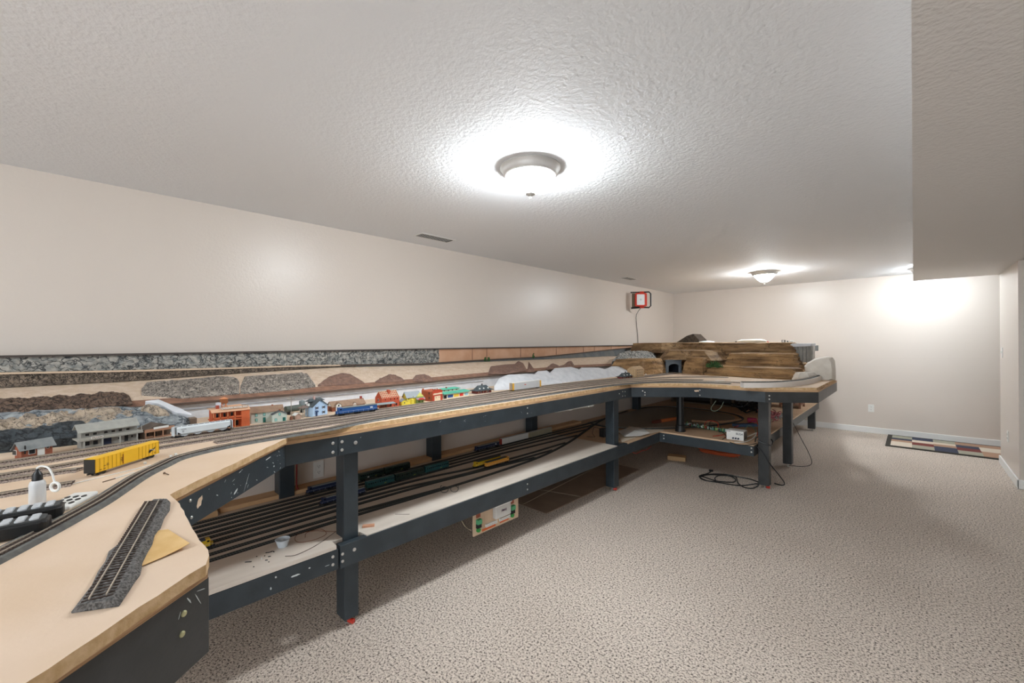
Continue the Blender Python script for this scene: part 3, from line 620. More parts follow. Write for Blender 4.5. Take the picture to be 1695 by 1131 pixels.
# tunnel portal
pa, pb = onz(1103, 618, ZT), onz(1127, 617, ZT); d = (pb-pa); ang = math.atan2(d.y, d.x); W = d.length
TP = thing('tunnel_portal', 'blue grey arched tunnel portal at the foot of the brown mountain', 'tunnel portal', pa, ang)
hp = .158; mb = MB(); ins = .028; iw = W-2*ins; ih = .118
arch = [(0, 0), (0, hp), (W, hp), (W, 0), (W-ins, 0)]+[(W/2+iw/2*math.cos(a), ih-.035+.035*math.sin(a)) for a in [PI*k/12 for k in range(13)]]+[(ins, 0)]
mb.prism(arch, -.012, .012, axis='y'); mb.build('portal_face', mat('portal_grey_blue', (124, 134, 142), .8), TP)
MB().box(-.006, W+.006, -.018, .016, hp, hp+.012).build('coping', MATS['portal_grey_blue'], TP)
mb = MB()
for x in (ins-.004, W-ins): mb.box(x, x+.004, .012, .3, 0, ih)
mb.box(ins, W-ins, .3, .304, 0, ih+.01).box(ins, W-ins, .012, .3, ih, ih+.004)
mb.build('tunnel_lining', mat('tunnel_dark', (20, 24, 34), .9), TP)
# shrubs
def shrub(name, label, x, y, z, sx, sy, sz, m, n=160):
    mb = MB()
    for k in range(n):
        v = Vector((random.gauss(0, 1), random.gauss(0, 1), random.gauss(0, 1))).normalized()*random.uniform(.5, 1)
        c = Vector((v.x*sx, v.y*sy, abs(v.z)*sz)); r = random.uniform(.004, .009)
        a = Vector((random.uniform(-1, 1), random.uniform(-1, 1), random.uniform(-1, 1))).normalized(); b = a.orthogonal().normalized(); e = a.cross(b)
        mb.add([c+a*r, c+b*r, c-a*r, c-b*r, c+e*r, c-e*r], [(0, 1, 4), (1, 2, 4), (2, 3, 4), (3, 0, 4), (1, 0, 5), (2, 1, 5), (3, 2, 5), (0, 3, 5)])
    mb.add([(0, 0, 0), (.004, 0, 0), (0, .004, 0), (0, 0, sz*.8)], [(0, 1, 3), (1, 2, 3), (2, 0, 3), (0, 2, 1)])
    return tag(mb.build(name, m, loc=(x, y, z)), label, 'model shrub')
m_green = mat('leaf_green', (70, 112, 56), .9, rgb2=(38, 68, 40), vs=50); m_olive = mat('olive_scatter', (120, 124, 56), .9, rgb2=(146, 104, 44), vs=50)
c = ony(1182, 607, 5.30); shrub('green_shrub', 'bushy green model shrub in the cleft of the brown mountain', c.x, 5.30, c.z-.01, .105, .04, .075, m_green, 300)
c = onz(1301, 626, ZT); shrub('olive_shrub', 'tiny olive and orange shrub at the foot of the mountain beside the loop track', c.x, c.y-.0, ZT, .045, .02, .025, m_olive, 80)
for px, py, lb, h in ((803, 597, 'small dark green model tree on the upper ledge, left of a pair', .045), (809, 597, 'small dark green model tree on the upper ledge, right of a pair', .05), (883, 592, 'lone small model tree on the upper ledge above the brown outcrops', .06)):
    c = onx(px, py, -3.345); shrub('model_tree', lb, -3.345, c.y, c.z-.006, .012, .012, h, m_green, 40)
c = onx(1056, 606, -2.75); shrub('olive_shrub', 'olive scrub on the grey rock left of the brown tunnel rock', -2.72, c.y, c.z-.02, .06, .04, .04, m_olive, 120)

# white castings near the peninsula tip
def block(name, label, cat, base, z0, z1, m, **k):
    r = thing(name, label, cat, (base[0][0], base[0][1], z0)); lump(r, 'body', m, base, z0, z1, **k)
    o = r.children[0] if r.children else None
    o = [q for q in bpy.data.objects if q.parent == r][0]; o.parent = None; o.location = r.location; o.name = name
    for kk in ('label', 'category'): o[kk] = r[kk]
    bpy.data.objects.remove(r); o.name = name; return o
m_chalk = mat('chalk_white', (232, 226, 216), .7, rgb2=(214, 206, 194), vs=9, bump=.3, bs=18, dist=.01)
sil = [(1338, 633), (1334, 618), (1332, 606), (1338, 600), (1349, 594), (1358, 591.5), (1370, 590.5), (1377, 592), (1381, 598), (1382.5, 612), (1382.5, 629), (1376, 633)]
P_ = [ony(x, y, 5.52) for x, y in sil]; c0 = Vector((-.75, 5.52, ZT)); rows = []
cx_, cz_ = sum(p.x for p in P_)/len(P_), sum(p.z for p in P_)/len(P_)
O_ = []
for a, b in zip(P_, P_[1:]+P_[:1]):
    for k in range(6): O_.append(a.lerp(b, k/6))
for dy, s_ in ((-.10, .02), (-.10, .55), (-.095, .84), (-.075, .95), (-.04, 1), (.06, 1), (.11, .95), (.13, .8), (.13, .02)):
    r = []
    for p in O_:
        x, z = cx_+(p.x-cx_)*s_, cz_+(p.z-cz_)*s_; q = Vector((x, 5.52+dy, max(z, ZT+.001)))
        r.append(q+Vector((0, .012*noise.noise(q*9), .004*noise.noise(q*14))) - c0)
    rows.append(r+[r[0]])
tag(MB().grid(rows).build('foam_boulder', m_chalk, smooth=True, loc=c0), 'tall cream white foam boulder on the right corner of the table', 'foam boulder')
c = onz(1330, 628, ZT+.02)
block('foam_boulder', 'small low white plaster lump inside the end loop track', 'foam boulder', [(c.x-.10, c.y-.0), (c.x-.04, c.y-.04), (c.x+.05, c.y+.0), (c.x+.10, c.y+.14), (c.x-.02, c.y+.15)], ZT, ZT+.085, m_chalk, shrink=.03, amp=.012, sc=14, levels=10, seed=42, res=.012, power=2)
# grey fluted casting
mb = MB(); fr, bk = [], []
for i in range(61):
    t = i/60; px = 1308+t*37; c = ony(px, 575, 5.95); dd = .012*math.sin(i*1.9)+.006*math.sin(i*.7)
    fr.append((c.x, 5.95-dd*1.2, 0)); bk.append((c.x, 6.12, 0))
zt, zb_ = ony(1325, 573, 5.95).z, ony(1330, 600, 5.95).z
mb.grid([[(x, y, zt) for x, y, _ in fr], [(x, y, zb_) for x, y, _ in fr], [(x, y, zb_) for x, y, _ in bk], [(x, y, zt) for x, y, _ in bk]], close=True)
mb.add([(fr[0][0], fr[0][1], zt), (fr[0][0], fr[0][1], zb_), (bk[0][0], 6.12, zb_), (bk[0][0], 6.12, zt)], [(0, 1, 2, 3)])
mb.add([(fr[-1][0], fr[-1][1], zt), (fr[-1][0], fr[-1][1], zb_), (bk[-1][0], 6.12, zb_), (bk[-1][0], 6.12, zt)], [(3, 2, 1, 0)])
fc = thing('rock_casting', 'pale grey fluted plaster cliff casting at the right end of the brown mountain', 'plaster casting', (0, 0, 0))
mb.build('fluted_face', mat('pale_grey_plaster', (228, 224, 216), .85, rgb2=(196, 192, 186), vs=20, stretch=(8, 1, 1)), fc)
x0, x1 = ony(1302, 570, 5.9).x, ony(1343, 570, 5.9).x
MB().prism([(x0, zt-.012), (x1, zt), (x1, zt+.03), (x0+.06, zt+.03)], 5.88, 6.2, axis='y').build('top_cap', m_wplas, fc)
a, b = ony(1344, 572, 7.3), ony(1353.5, 581, 7.3)
tag(MB().box(a.x-.3, b.x, 7.3, 7.36, b.z, a.z).build('support_board', mat('grey_board', (112, 114, 112), .7)), 'short grey board end sticking out right of the fluted casting', 'board')
# items lying on top of the mountain
def onmtn(px, py=568, y=6.4): return ony(px, py, y)
a, b = onmtn(1217), onmtn(1272)
r_ = thing('plastic_roll', 'long white plastic sheet roll on top of the brown mountain', 'plastic roll', ((a.x+b.x)/2, 6.4, 1.392)); L = (b.x-a.x)/2
MB().tube([(-L*.9, 0, .012), (-L*.6, 0, .020), (L*.5, .01, .022), (L*.75, 0, .016), (L*.9, 0, .010)], .016, 12, [.008, .02, .021, .018, .008]).build('sheet', m_white, r_, smooth=True)
MB().tube([(-L, 0, .006), (-L*.82, 0, .014)], .006, 8).build('dark_tip', m_black, r_)
MB().tube([(L*.85, 0, .012), (L*1.02, 0, .005)], .005, 8).build('red_tip', m_red, r_)
c = onmtn(1170, 567, 6.9); o = MB().lathe([(.001, 0), (.12, 0), (.11, .015), (.06, .024), (.001, .027)], seg=24).build('plaster_mound', m_wplas, smooth=True, loc=(c.x, 6.9, 1.39)); tag(o, 'low white plaster mound right of the dark rock peak', 'plaster mound'); o.scale = (1, .5, 1)
for k, (px, s_, lb, m_) in enumerate(((1297, .02, 'dark boxy metal gadget on the mountain top, left of three', m_black), (1304, .014, 'tiny grey metal clamp on the mountain top between two gadgets', m_steel), (1311, .018, 'pale ringed fitting on the mountain top, right of three', m_white))):
    c = onmtn(px, 568, 6.2); g = thing('hobby_gadget', lb, 'gadget', (c.x, 6.2, 1.392))
    MB().box(-s_, s_, -.012, .012, 0, s_*1.5).build('case', m_, g, bevel=.002)
    q = MB().lathe([(s_*.3, 0), (s_*.6, 0), (s_*.6, .004), (s_*.3, .004)], seg=16); q.v = [(v[0], -.012-v[2], v[1]+s_*.75) for v in q.v]; q.build('ring', m_steel if m_ != m_steel else m_black, g)

# ------------------------------------------------------------------ work light on the wall
WL = thing('work_light', 'red and black LED work light hung high on the left wall', 'work light', (XL+.19, onx(1060, 497, XL+.19).y, onx(1060, 497, XL+.19).z), PI/2-.85); WL.scale = (.84, .84, .84)
def rr(w, h, r, n=5):
    out = []
    for cx, cy, a0 in ((w-r, h-r, 0), (-w+r, h-r, PI/2), (-w+r, -h+r, PI), (w-r, -h+r, 1.5*PI)):
        for k in range(n+1): a = a0+PI/2*k/n; out.append((cx+r*math.cos(a), cy+r*math.sin(a)))
    return out
sh = lambda pts, dx: [(a+dx, b) for a, b in pts]
MB().prism(sh(rr(.115, .135, .03), -.01), -.10, -.045, axis='y').build('red_housing', m_red, WL, bevel=.004)
MB().prism(sh(rr(.075, .105, .012), -.02), -.106, -.1001, axis='y').build('white_lens', mat('lens_white', (238, 240, 242), .3), WL)
MB().prism(sh(rr(.02, .02, .019), -.02), -.1075, -.1061, axis='y').build('lens_centre', mat('lens_grey', (206, 212, 212), .4), WL)
MB().tube([(-.03, -.07, .15), (.15, -.07, .155), (.185, -.07, .12), (.185, -.07, -.12), (.15, -.07, -.155), (-.03, -.07, -.15)], .014, 10).build('black_handle', m_black, WL)
for z in (.15, -.15): MB().tube([(-.03, -.07, z), (.05, -.07, z)], .017, 10).build('red_pivot', m_red, WL)
MB().tube([(-.03, -.06, .15), (-.2, -.02, .15)], .012, 8).build('mount_arm', m_black, WL)
MB().tube([(-.03, -.06, -.15), (-.19, -.02, -.16)], .018, 8).build('mount_arm', m_black, WL)
MB().box(-.17, -.10, -.03, 0, -.14, .13).build('bracket_board', mat('khaki_board', (128, 118, 98), .8), WL)
_pc = (MB().tube(catmull([(XL+.11, 6.84, 2.0), (XL+.03, 6.82, 1.88), (XL+.012, 6.86, 1.7), (XL+.012, 6.90, 1.5), (XL+.012, 6.91, 1.353)], .05), .005, 8).build('power_cord', mat('dark_grey_cord', (70, 68, 66), .6)))
_pc.parent = WL; _pc.matrix_parent_inverse = (Matrix.Translation(WL.location) @ Matrix.Rotation(PI/2-.85, 4, 'Z') @ Matrix.Scale(.84, 4)).inverted()
# ------------------------------------------------------------------ model buildings (local x runs right along the table, y runs back to the wall)
MC = {}
def cm(n, rgb, **k): return mat(n, rgb, k.pop('rough', .7), **k)
m_glass = cm('dark_window', (24, 30, 38), rough=.2)
def site(px0, py0, px1, py1, z=ZT, x=None):
    a, b = onz(px0, py0, z), onz(px1, py1, z); d = b-a; return a, d.length, math.atan2(d.y, d.x)
def win(root, x, z, w, h, y=0, fm=None, pm=None, face='front', name='window'):
    fm = fm or m_white
    if face == 'front':
        f = MB().box(x-w/2, x+w/2, y-.0012, y+.0005, z-h/2, z+h/2).build(name, fm, root)
        MB().box(x-w/2+.0012, x+w/2-.0012, y-.0017, y-.0012, z-h/2+.0012, z+h/2-.0012).build('pane' if name == 'window' else 'panel', pm or m_glass, f)
    else:   # left end wall, x is the wall plane, y the position along depth
        f = MB().box(x-.0012, x+.0005, y-w/2, y+w/2, z-h/2, z+h/2).build(name, fm, root)
        MB().box(x-.0017, x-.0012, y-w/2+.0012, y+w/2-.0012, z-h/2+.0012, z+h/2-.0012).build('pane' if name == 'window' else 'panel', pm or m_glass, f)
    return f
def gable(root, w, d, h, rise, wall, roof, along='x', ov=.004, th=.0025, x0=0, y0=0, z0=0, nm='walls'):
    if along == 'x':
        MB().prism([(y0, z0), (y0+d, z0), (y0+d, z0+h), (y0+d/2, z0+h+rise), (y0, z0+h)], x0, x0+w, axis='x').build(nm, wall, root)
        k = rise/(d/2); P = [(y0-ov, z0+h-ov*k), (y0+d/2, z0+h+rise), (y0+d+ov, z0+h-ov*k)]
        MB().prism([(a, b+.0004) for a, b in P]+[(a, b+th) for a, b in P[::-1]], x0-ov, x0+w+ov, axis='x').build('roof', roof, root)
    else:
        MB().prism([(x0, z0), (x0+w, z0), (x0+w, z0+h), (x0+w/2, z0+h+rise), (x0, z0+h)], y0, y0+d, axis='y').build(nm, wall, root)
        k = rise/(w/2); P = [(x0-ov, z0+h-ov*k), (x0+w/2, z0+h+rise), (x0+w+ov, z0+h-ov*k)]
        MB().prism([(a, b+.0004) for a, b in P]+[(a, b+th) for a, b in P[::-1]], y0-ov, y0+d+ov, axis='y').build('roof', roof, root)
def hiproof(root, x0, x1, y0, y1, z, rise, m, ins=.5, name='roof', th=.002):
    dx = (x1-x0); dy = (y1-y0); r = min(dx, dy)*ins*.999/1
    if dx > dy: R = [(x0+r, (y0+y1)/2), (x1-r, (y0+y1)/2)]
    else: R = [((x0+x1)/2, y0+r), ((x0+x1)/2, y1-r)]
    V = [(x0, y0, z), (x1, y0, z), (x1, y1, z), (x0, y1, z), (x0, y0, z+th), (x1, y0, z+th), (x1, y1, z+th), (x0, y1, z+th), (*R[0], z+rise), (*R[1], z+rise)]
    f = [(0, 3, 2, 1), (0, 1, 5, 4), (1, 2, 6, 5), (2, 3, 7, 6), (3, 0, 4, 7)]
    f += [(4, 5, 9, 8), (5, 6, 9), (6, 7, 8, 9), (7, 4, 8)] if dx > dy else [(4, 5, 8), (5, 6, 9, 8), (6, 7, 9), (7, 4, 8, 9)]
    return MB().add(V, f).build(name, m, root)
def bld(name, label, cat, px0, py0, px1, py1): 
    a, L, an = site(px0, py0, px1, py1); return thing(name, label, cat, a, an), L
m_brick = cm('brick_red', (158, 92, 66), rgb2=(134, 74, 52), vs=90); m_broof = cm('grey_roof', (138, 142, 142), rgb2=(116, 122, 124), vs=30)
m_orange = cm('orange_plastic', (206, 102, 58)); m_orange2 = cm('pale_orange', (224, 150, 104)); m_teal = cm('teal_trim', (32, 108, 98)); m_pgrn = cm('pale_green_wall', (196, 206, 196))
m_brnroof = cm('brown_roof', (158, 130, 106), rgb2=(142, 114, 94), vs=40); m_dkroof = cm('dark_slate_roof', (66, 76, 82), rgb2=(84, 92, 94), vs=60)

# small brick shed
B, L = bld('brick_shed', 'small brick shed with grey sagging roof at the left end of the town', 'model building', 35, 762, 87, 752); dd = .036; h = .040
gable(B, L, dd, h, .02, m_brick, m_broof, ov=.008)
win(B, L*.33, .024, .018, .018); win(B, L*.62, .019, .020, .034, fm=m_white, pm=m_white, name='door'); win(B, L*.84, .03, .009, .009); win(B, 0, .024, .022, .018, y=.036, face='end')
MB().tube([(L*.1, -.004, .02), (L*.1, -.004, .05)], .0022, 8).build('stove_pipe', m_black, B)
# two storey grey depot
B, L = bld('railway_depot', 'grey two storey depot with balcony and white sign board behind yellow boxcar', 'model building', 134, 745.5, 227, 730); g = cm('depot_grey', (146, 144, 138)); gd = cm('depot_trim', (168, 166, 158)); dd = .036
MB().box(-.012, L+.02, -.022, dd, 0, .005).build('platform', cm('platform_boards', (172, 152, 134)), B)
MB().box(.0, L, 0, dd, .005, .072).build('walls', g, B)
MB().prism([(-.020, .038), (0, .044), (dd, .044), (dd, .041), (-.020, .035)], -.014, L+.014, axis='x').build('balcony_deck', gd, B)
MB().prism([(-.021, .039), (-.019, .039), (-.019, .048), (-.021, .048)], -.012, L+.012, axis='x').build('balcony_railing', gd, B)
MB().prism([(-.014, .069), (dd*.55, .098), (dd+.006, .078), (dd+.006, .074), (dd*.55, .094), (-.014, .066)], -.012, L+.004, axis='x').build('roof', cm('depot_roof', (170, 170, 162), rgb2=(156, 156, 150), vs=40), B)
for x in (.004, L*.33, L*.64, L-.006): MB().box(x-.002, x+.002, -.019, -.015, .005, .036).build('porch_post', gd, B)
for x in (-.008, L+.008): MB().box(x-.001, x+.001, -.019, -.017, .048, .066).build('upper_post', gd, B)
for x in (.1, .23, .42, .55, .68, .82): win(B, L*x, .056, .013, .011, fm=gd)
for x in (.1, .24): win(B, L*x, .022, .016, .018, fm=gd)
for x in (.66, .9): win(B, L*x, .024, .010, .011, fm=gd)
win(B, L*.45, .02, .026, .028, pm=cm('navy_opening', (26, 34, 60)), fm=g, name='door'); win(B, L*.79, .02, .014, .028, fm=g, pm=m_dark, name='door')
o = MB().box(.022, .058, -.0235, -.0215, .040, .049).build('sign_board', m_white, B); text('SALOON', o, cm('sign_brown', (110, 84, 64)), .008, (.04, -.0237, .0445), (PI/2, 0, 0))
# brown storefront
B, L = bld('brown_storefront', 'low brown storefront with open porch and white sign left of the pale hopper car', 'model building', 239, 729, 287, 720); st = cm('stained_wood', (92, 74, 60)); tan_ = cm('tan_fascia', (176, 132, 104)); dd = .07
MB().box(0, L, .022, dd, 0, .04).build('walls', st, B); MB().box(0, L+.002, -.002, dd, 0, .003).build('porch_floor', tan_, B)
MB().box(-.002, L+.002, -.004, 0, .030, .043).build('fascia', tan_, B); MB().box(-.002, .001, -.004, dd, .0, .043).build('end_wall', st, B)
MB().prism([(0, .041), (L, .041), (L*.55, .062)], .0, dd, axis='y').build('roof', cm('ridged_roof', (104, 92, 82), rgb2=(84, 74, 66), vs=30, stretch=(20, 1, 1)), B)
for x in (.004, L*.33, L*.62, L-.004): MB().box(x-.0015, x+.0015, -.003, 0, 0, .031).build('porch_post', tan_, B)
MB().box(0, L*.28, -.003, -.001, .010, .012).build('porch_rail', tan_, B)
for x in (.2, .72): win(B, L*x, .018, .012, .014, y=.022, fm=st)
win(B, L*.46, .016, .012, .026, y=.022, fm=st, pm=m_dark, name='door')
MB().box(L*.28, L*.80, -.0065, -.005, .040, .049).build('sign_board', m_white, B)
# taupe sheds behind hopper
for (x0, y0, x1, y1, hh, lb) in ((290, 712, 314, 706, .022, 'low flat taupe shed behind the pale hopper car'), (315, 707, 326, 704, .05, 'tall narrow taupe box shed behind the pale hopper car')):
    a, b = onx(x0, y0-4, -2.52), onx(x1, y1-4, -2.52); o = MB().box(-2.57, -2.52, a.y, b.y, ZT, ZT+hh).build('taupe_shed', cm('taupe_card', (128, 112, 96)), bevel=.001); tag(o, lb, 'model building')
# orange hotel with water tank
a, b = onx(351, 700, -2.40), onx(411, 708, -2.40)
B = thing('orange_hotel', 'orange two storey model hotel with galleries and rooftop sign', 'model building', (-2.385, a.y, ZT), PI/2); L = b.y-a.y; dd = .085
MB().box(0, L, -.0, dd, 0, .004).build('porch_floor', m_orange2, B)
MB().box(.002, L-.002, .02, dd, .004, .088).build('walls', cm('orange_wall', (186, 84, 44)), B)
MB().box(-.003, L+.003, -.004, dd, .042, .046).build('balcony_deck', m_orange, B)
MB().prism([(-.006, .086), (.02, .098), (dd, .098), (dd, .094), (.02, .094), (-.006, .083)], -.006, L+.004, axis='x').build('porch_roof', cm('peach_roof', (222, 176, 142)), B)
for z0, z1 in ((.004, .042), (.046, .086)):
    for x in (.003, L*.2, L*.4, L*.6, L*.8, L-.003): MB().box(x-.0016, x+.0016, -.002, .001, z0, z1).build('gallery_post', m_orange2, B)
MB().box(0, L, -.002, -.0005, .052, .060).build('railing', m_orange, B)
MB().box(L*.78, L+.002, -.003, .02, .004, .086).build('stair_bay', m_orange, B)
for x in (.14, .34, .54): win(B, L*x, .066, .012, .022, y=.02, fm=m_orange2)
for x in (.3, .68): win(B, L*x, .022, .016, .028, y=.02, fm=m_orange2, pm=m_dark, name='door')
o = MB().box(L*.22, L*.98, .001, .003, .094, .106).build('sign_board', cm('sign_tan', (196, 170, 148)), B)
text('LAGUNA HOTEL INN', o, m_white, .0115, (L*.60, .0008, .100), (PI/2, 0, 0))
MB().box(L*.45, L*.85, .03, .07, .098, .106).build('roof_hatch', cm('peach_roof', (222, 176, 142)), B)
MB().box(.018, .03, .02, .04, .098, .114).build('chimney', cm('red_chimney', (158, 70, 48)), B)
tk = thing('water_tank', 'small round brown wooden water tank on legs above the orange hotel roof', 'water tank', (-2.43, a.y+L*.36, ZT+.098)); mb = MB()
for x in (-.009, .009):
    for y in (-.009, .009): mb.tube([(x, y, 0), (x*.9, y*.9, .022)], .0014, 6)
mb.tube([(.009, -.009, .001), (.009, .009, .021)], .0009, 6).tube([(.009, .009, .001), (.009, -.009, .021)], .0009, 6); mb.build('stand', m_orange2, tk)
MB().lathe([(.001, .022), (.016, .022), (.017, .026), (.0165, .044), (.001, .044)], seg=20).build('barrel', cm('stained_brown', (160, 98, 54), rgb2=(130, 76, 42), vs=80, stretch=(6, 6, 1)), tk)
MB().lathe([(.001, .044), (.0195, .044), (.001, .052)], seg=20).build('conical_lid', m_orange2, tk)
tag(MB().box(0, .002, 0, .022, 0, .028).build('billboard', cm('pale_board', (206, 212, 220)), loc=(-2.42, a.y+L*.12, ZT+.0985)), 'small pale billboard on the orange hotel roof left of the tank', 'billboard')
# green-trimmed farmhouse
B, L = bld('farmhouse', 'pale green L shaped farmhouse with teal trim and brown roof', 'model building', 416, 702, 474, 696); dd = .07
gable(B, L*.9, dd, .056, .024, m_pgrn, m_brnroof, ov=.005)
gable(B, L*.42, .06, .040, .016, m_pgrn, m_dkroof, along='y', x0=L*.56, y0=-.035, ov=.003, nm='wing_walls')
for x, z in ((.14, .042), (.36, .042), (.14, .017)): win(B, L*x, z, .011, .015, fm=m_teal, pm=cm('aqua_pane', (140, 196, 190)))
win(B, L*.36, .014, .012, .026, fm=m_teal, pm=m_teal, name='door')
win(B, L*.66, .014, .011, .014, y=-.035, fm=m_teal, pm=MATS['aqua_pane']); win(B, L*.77, .041, .010, .013, y=-.035, fm=m_teal, pm=MATS['aqua_pane']); win(B, L*.90, .012, .013, .022, y=-.035, fm=m_teal, pm=m_teal, name='door')
for x, y, z in ((L*.62, dd/2, .078), (L*.8, -.005, .055)): MB().box(x-.004, x+.004, y-.003, y+.003, z-.006, z+.008).build('chimney', m_brick, B)
# utility pole, hut, tank car, tower
c = onz(482, 696, ZT); B = thing('utility_pole', 'grey model utility pole with crossarm beside the farmhouse', 'utility pole', c, PI/2)
MB().tube([(0, 0, 0), (0, 0, .122)], .0018, 8).build('pole', cm('weathered', (150, 140, 130)), B); MB().box(-.02, .018, -.001, .001, .112, .115).build('crossarm', MATS['weathered'], B)
for x in (-.018, -.01, .009, .016): MB().tube([(x, 0, .115), (x, 0, .119)], .0012, 6).build('insulator', m_white, B)
MB().lathe([(.001, 0), (.008, 0), (.006, .02), (.001, .022)], seg=10).build('rust_base', cm('rusty', (120, 74, 54)), B)
B, L = bld('wooden_hut', 'tiny brown wooden hut with pale gable trim right of the utility pole', 'model building', 489, 695, 498, 693.5); gable(B, L, .028, .022, .010, cm('hut_brown', (166, 140, 124)), m_white, along='y', ov=.003); win(B, L*.5, .011, L*.6, .019, fm=MATS['hut_brown'], pm=cm('hut_door', (184, 152, 136)), name='door')
B, L = bld('storage_tank', 'long dark green horizontal storage tank behind the utility pole', 'storage tank', 476, 688, 508, 683)
MB().tube([(-.002, .02, .032), (0, .02, .032), (L, .02, .032), (L+.002, .02, .032)], .018, 20, [.014, .018, .018, .014]).build('tank_shell', cm('olive_tank', (84, 92, 84)), B, smooth=True)
for x in (.15, .85): MB().box(L*x-.004, L*x+.004, .008, .032, 0, .018).build('saddle', m_dark, B)
MB().lathe([(.001, 0), (.016, 0), (.016, .024), (.001, .03)], (L*.85, .02, .045), 16).build('dome', cm('grey_dome', (126, 136, 138)), B)
B, L = bld('coaling_tower', 'grey open lattice tower left of the pale blue house', 'lattice tower', 501, 692, 509, 690.5)
mb = MB()
for x in (0, L):
    for y in (0, .02): mb.tube([(x, y, 0), (x, y, .052)], .0013, 6)
for z in (.0, .018, .036): mb.tube([(0, 0, z), (L, 0, z+.016)], .001, 6).tube([(L, 0, z), (0, 0, z+.016)], .001, 6)
mb.build('lattice', cm('grey_lattice', (176, 172, 160)), B); hiproof(B, -.012, L+.012, -.008, .03, .052, .014, cm('brown_cap', (116, 100, 92)))
MB().tube([(-.028, 0, 0), (-.014, .004, .05)], .001, 6).build('brace_pole', MATS['grey_lattice'], B)
# pale blue house
a, L, an = site(518, 691, 542, 687); B = thing('blue_house', 'pale blue two storey gabled house with navy shutters and slate roof', 'model building', a, an); bw = cm('pale_blue_wall', (178, 206, 234)); nv = cm('navy_shutter', (38, 62, 104)); dd = .07
gable(B, L, dd, .058, .034, bw, m_dkroof, along='y', ov=.006)
hiproof(B, -.004, L+.004, dd*.45, dd*.95, .082, .016, m_dkroof, name='cross_roof')
MB().box(L*.35, L*.46, .04, .047, .09, .110).build('chimney', cm('pinkish_chimney', (196, 160, 152)), B)
MB().box(-.008, 0, .03, .05, .06, .074).build('dormer', m_white, B)
MB().box(0, L, -.001, 0, 0, .005).build('foundation', cm('warm_grey', (176, 164, 160)), B)
for x in (.26, .72):
    for z in (.020, .048):
        if x == .26 and z == .020: continue
        win(B, L*x, z, .009, .013)
        for s in (-1, 1): MB().box(L*x+s*.0075-.0018, L*x+s*.0075+.0018, -.0015, 0, z-.007, z+.007).build('shutter', nv, B)
win(B, L*.24, .014, .011, .022, fm=nv, pm=nv, name='door'); MB().prism([(-.008, .028), (0, .034), (0, .032), (-.008, .026)], L*.24-.009, L*.24+.009, axis='x').build('porch_hood', nv, B)
# brown-roofed cottage behind locomotive
a, L, an = site(550, 682, 604, 675); B = thing('brick_cottage', 'brick and white cottage with broad brown roof behind the blue locomotive', 'model building', a, an); dd = .06
gable(B, L, dd, .030, .026, m_brick, m_brnroof, ov=.006)
MB().prism([(0, .03), (dd, .03), (dd/2, .055)], -.001, 0, axis='x').build('white_gable', m_white, B)
gable(B, .032, .03, .038, .012, m_white, m_brnroof, along='y', x0=L*.10, y0=-.006, nm='dormer')
gable(B, .02, .02, .034, .008, m_white, m_brnroof, along='y', x0=L*.62, y0=-.004, nm='dormer')
win(B, L*.10+.016, .034, .007, .010, y=-.006, fm=m_dark); win(B, 0, .015, .012, .018, y=.03, face='end', fm=m_brick)
MB().box(L*.92, L*.98, .026, .034, .05, .072).build('chimney', cm('dark_red', (150, 58, 50)), B)
# brick house with open rafters
a, L, an = site(632, 676, 661, 672); B = thing('brick_house', 'orange brick house with open unroofed rafters behind grey canopy', 'model building', a, an); dd = .075; ob = cm('orange_brick', (196, 88, 58), rgb2=(176, 76, 50), vs=120); ra = cm('rafter_buff', (226, 200, 168))
MB().prism([(0, 0), (dd, 0), (dd, .060), (dd/2, .098), (0, .060)], 0, L, axis='x').build('walls', ob, B)
for k in range(11):
    x = .001+k*(L-.004)/10; mb = MB().prism([(-.004, .058), (dd/2, .1005), (dd+.004, .058), (dd+.004, .061), (dd/2, .104), (-.004, .061)], x, x+.0022, axis='x'); mb.build('rafter', ra, B)
for t in (.15, .4, .65, .9): MB().box(0, L, t*dd/2-.001, t*dd/2+.001, .060+t*.0405+.0035, .060+t*.0405+.006).build('batten', ra, B)
MB().box(L*.45, L*.55, dd*.2, dd*.5, .07, .108).build('chimney', ob, B)
for x in (.2, .5, .72, .88): win(B, L*x, .05, .007, .011, fm=ob)
for x in (.5, .82): win(B, L*x, .014, .015, .016, fm=ob, pm=m_dark)
win(B, 0, .048, .012, .014, y=dd*.5, face='end')
a, b = onz(627, 679, ZT), onz(648, 675, ZT); o = thing('station_canopy', 'grey canopy roof on posts in front of the unroofed brick house', 'canopy', (-2.385, a.y-.01, ZT), PI/2); L = b.y-a.y+.03
MB().prism([(-.012, .030), (.02, .036), (.02, .033), (-.012, .027)], 0, L, axis='x').build('canopy_roof', cm('canopy_grey', (146, 156, 156)), o)
for x in (.008, L*.5, L-.008): MB().box(x-.0012, x+.0012, -.008, -.006, 0, .029).build('post', m_black, o)
MB().box(L*.25, L*.6, .004, .018, 0, .024).build('kiosk', m_brick, o)
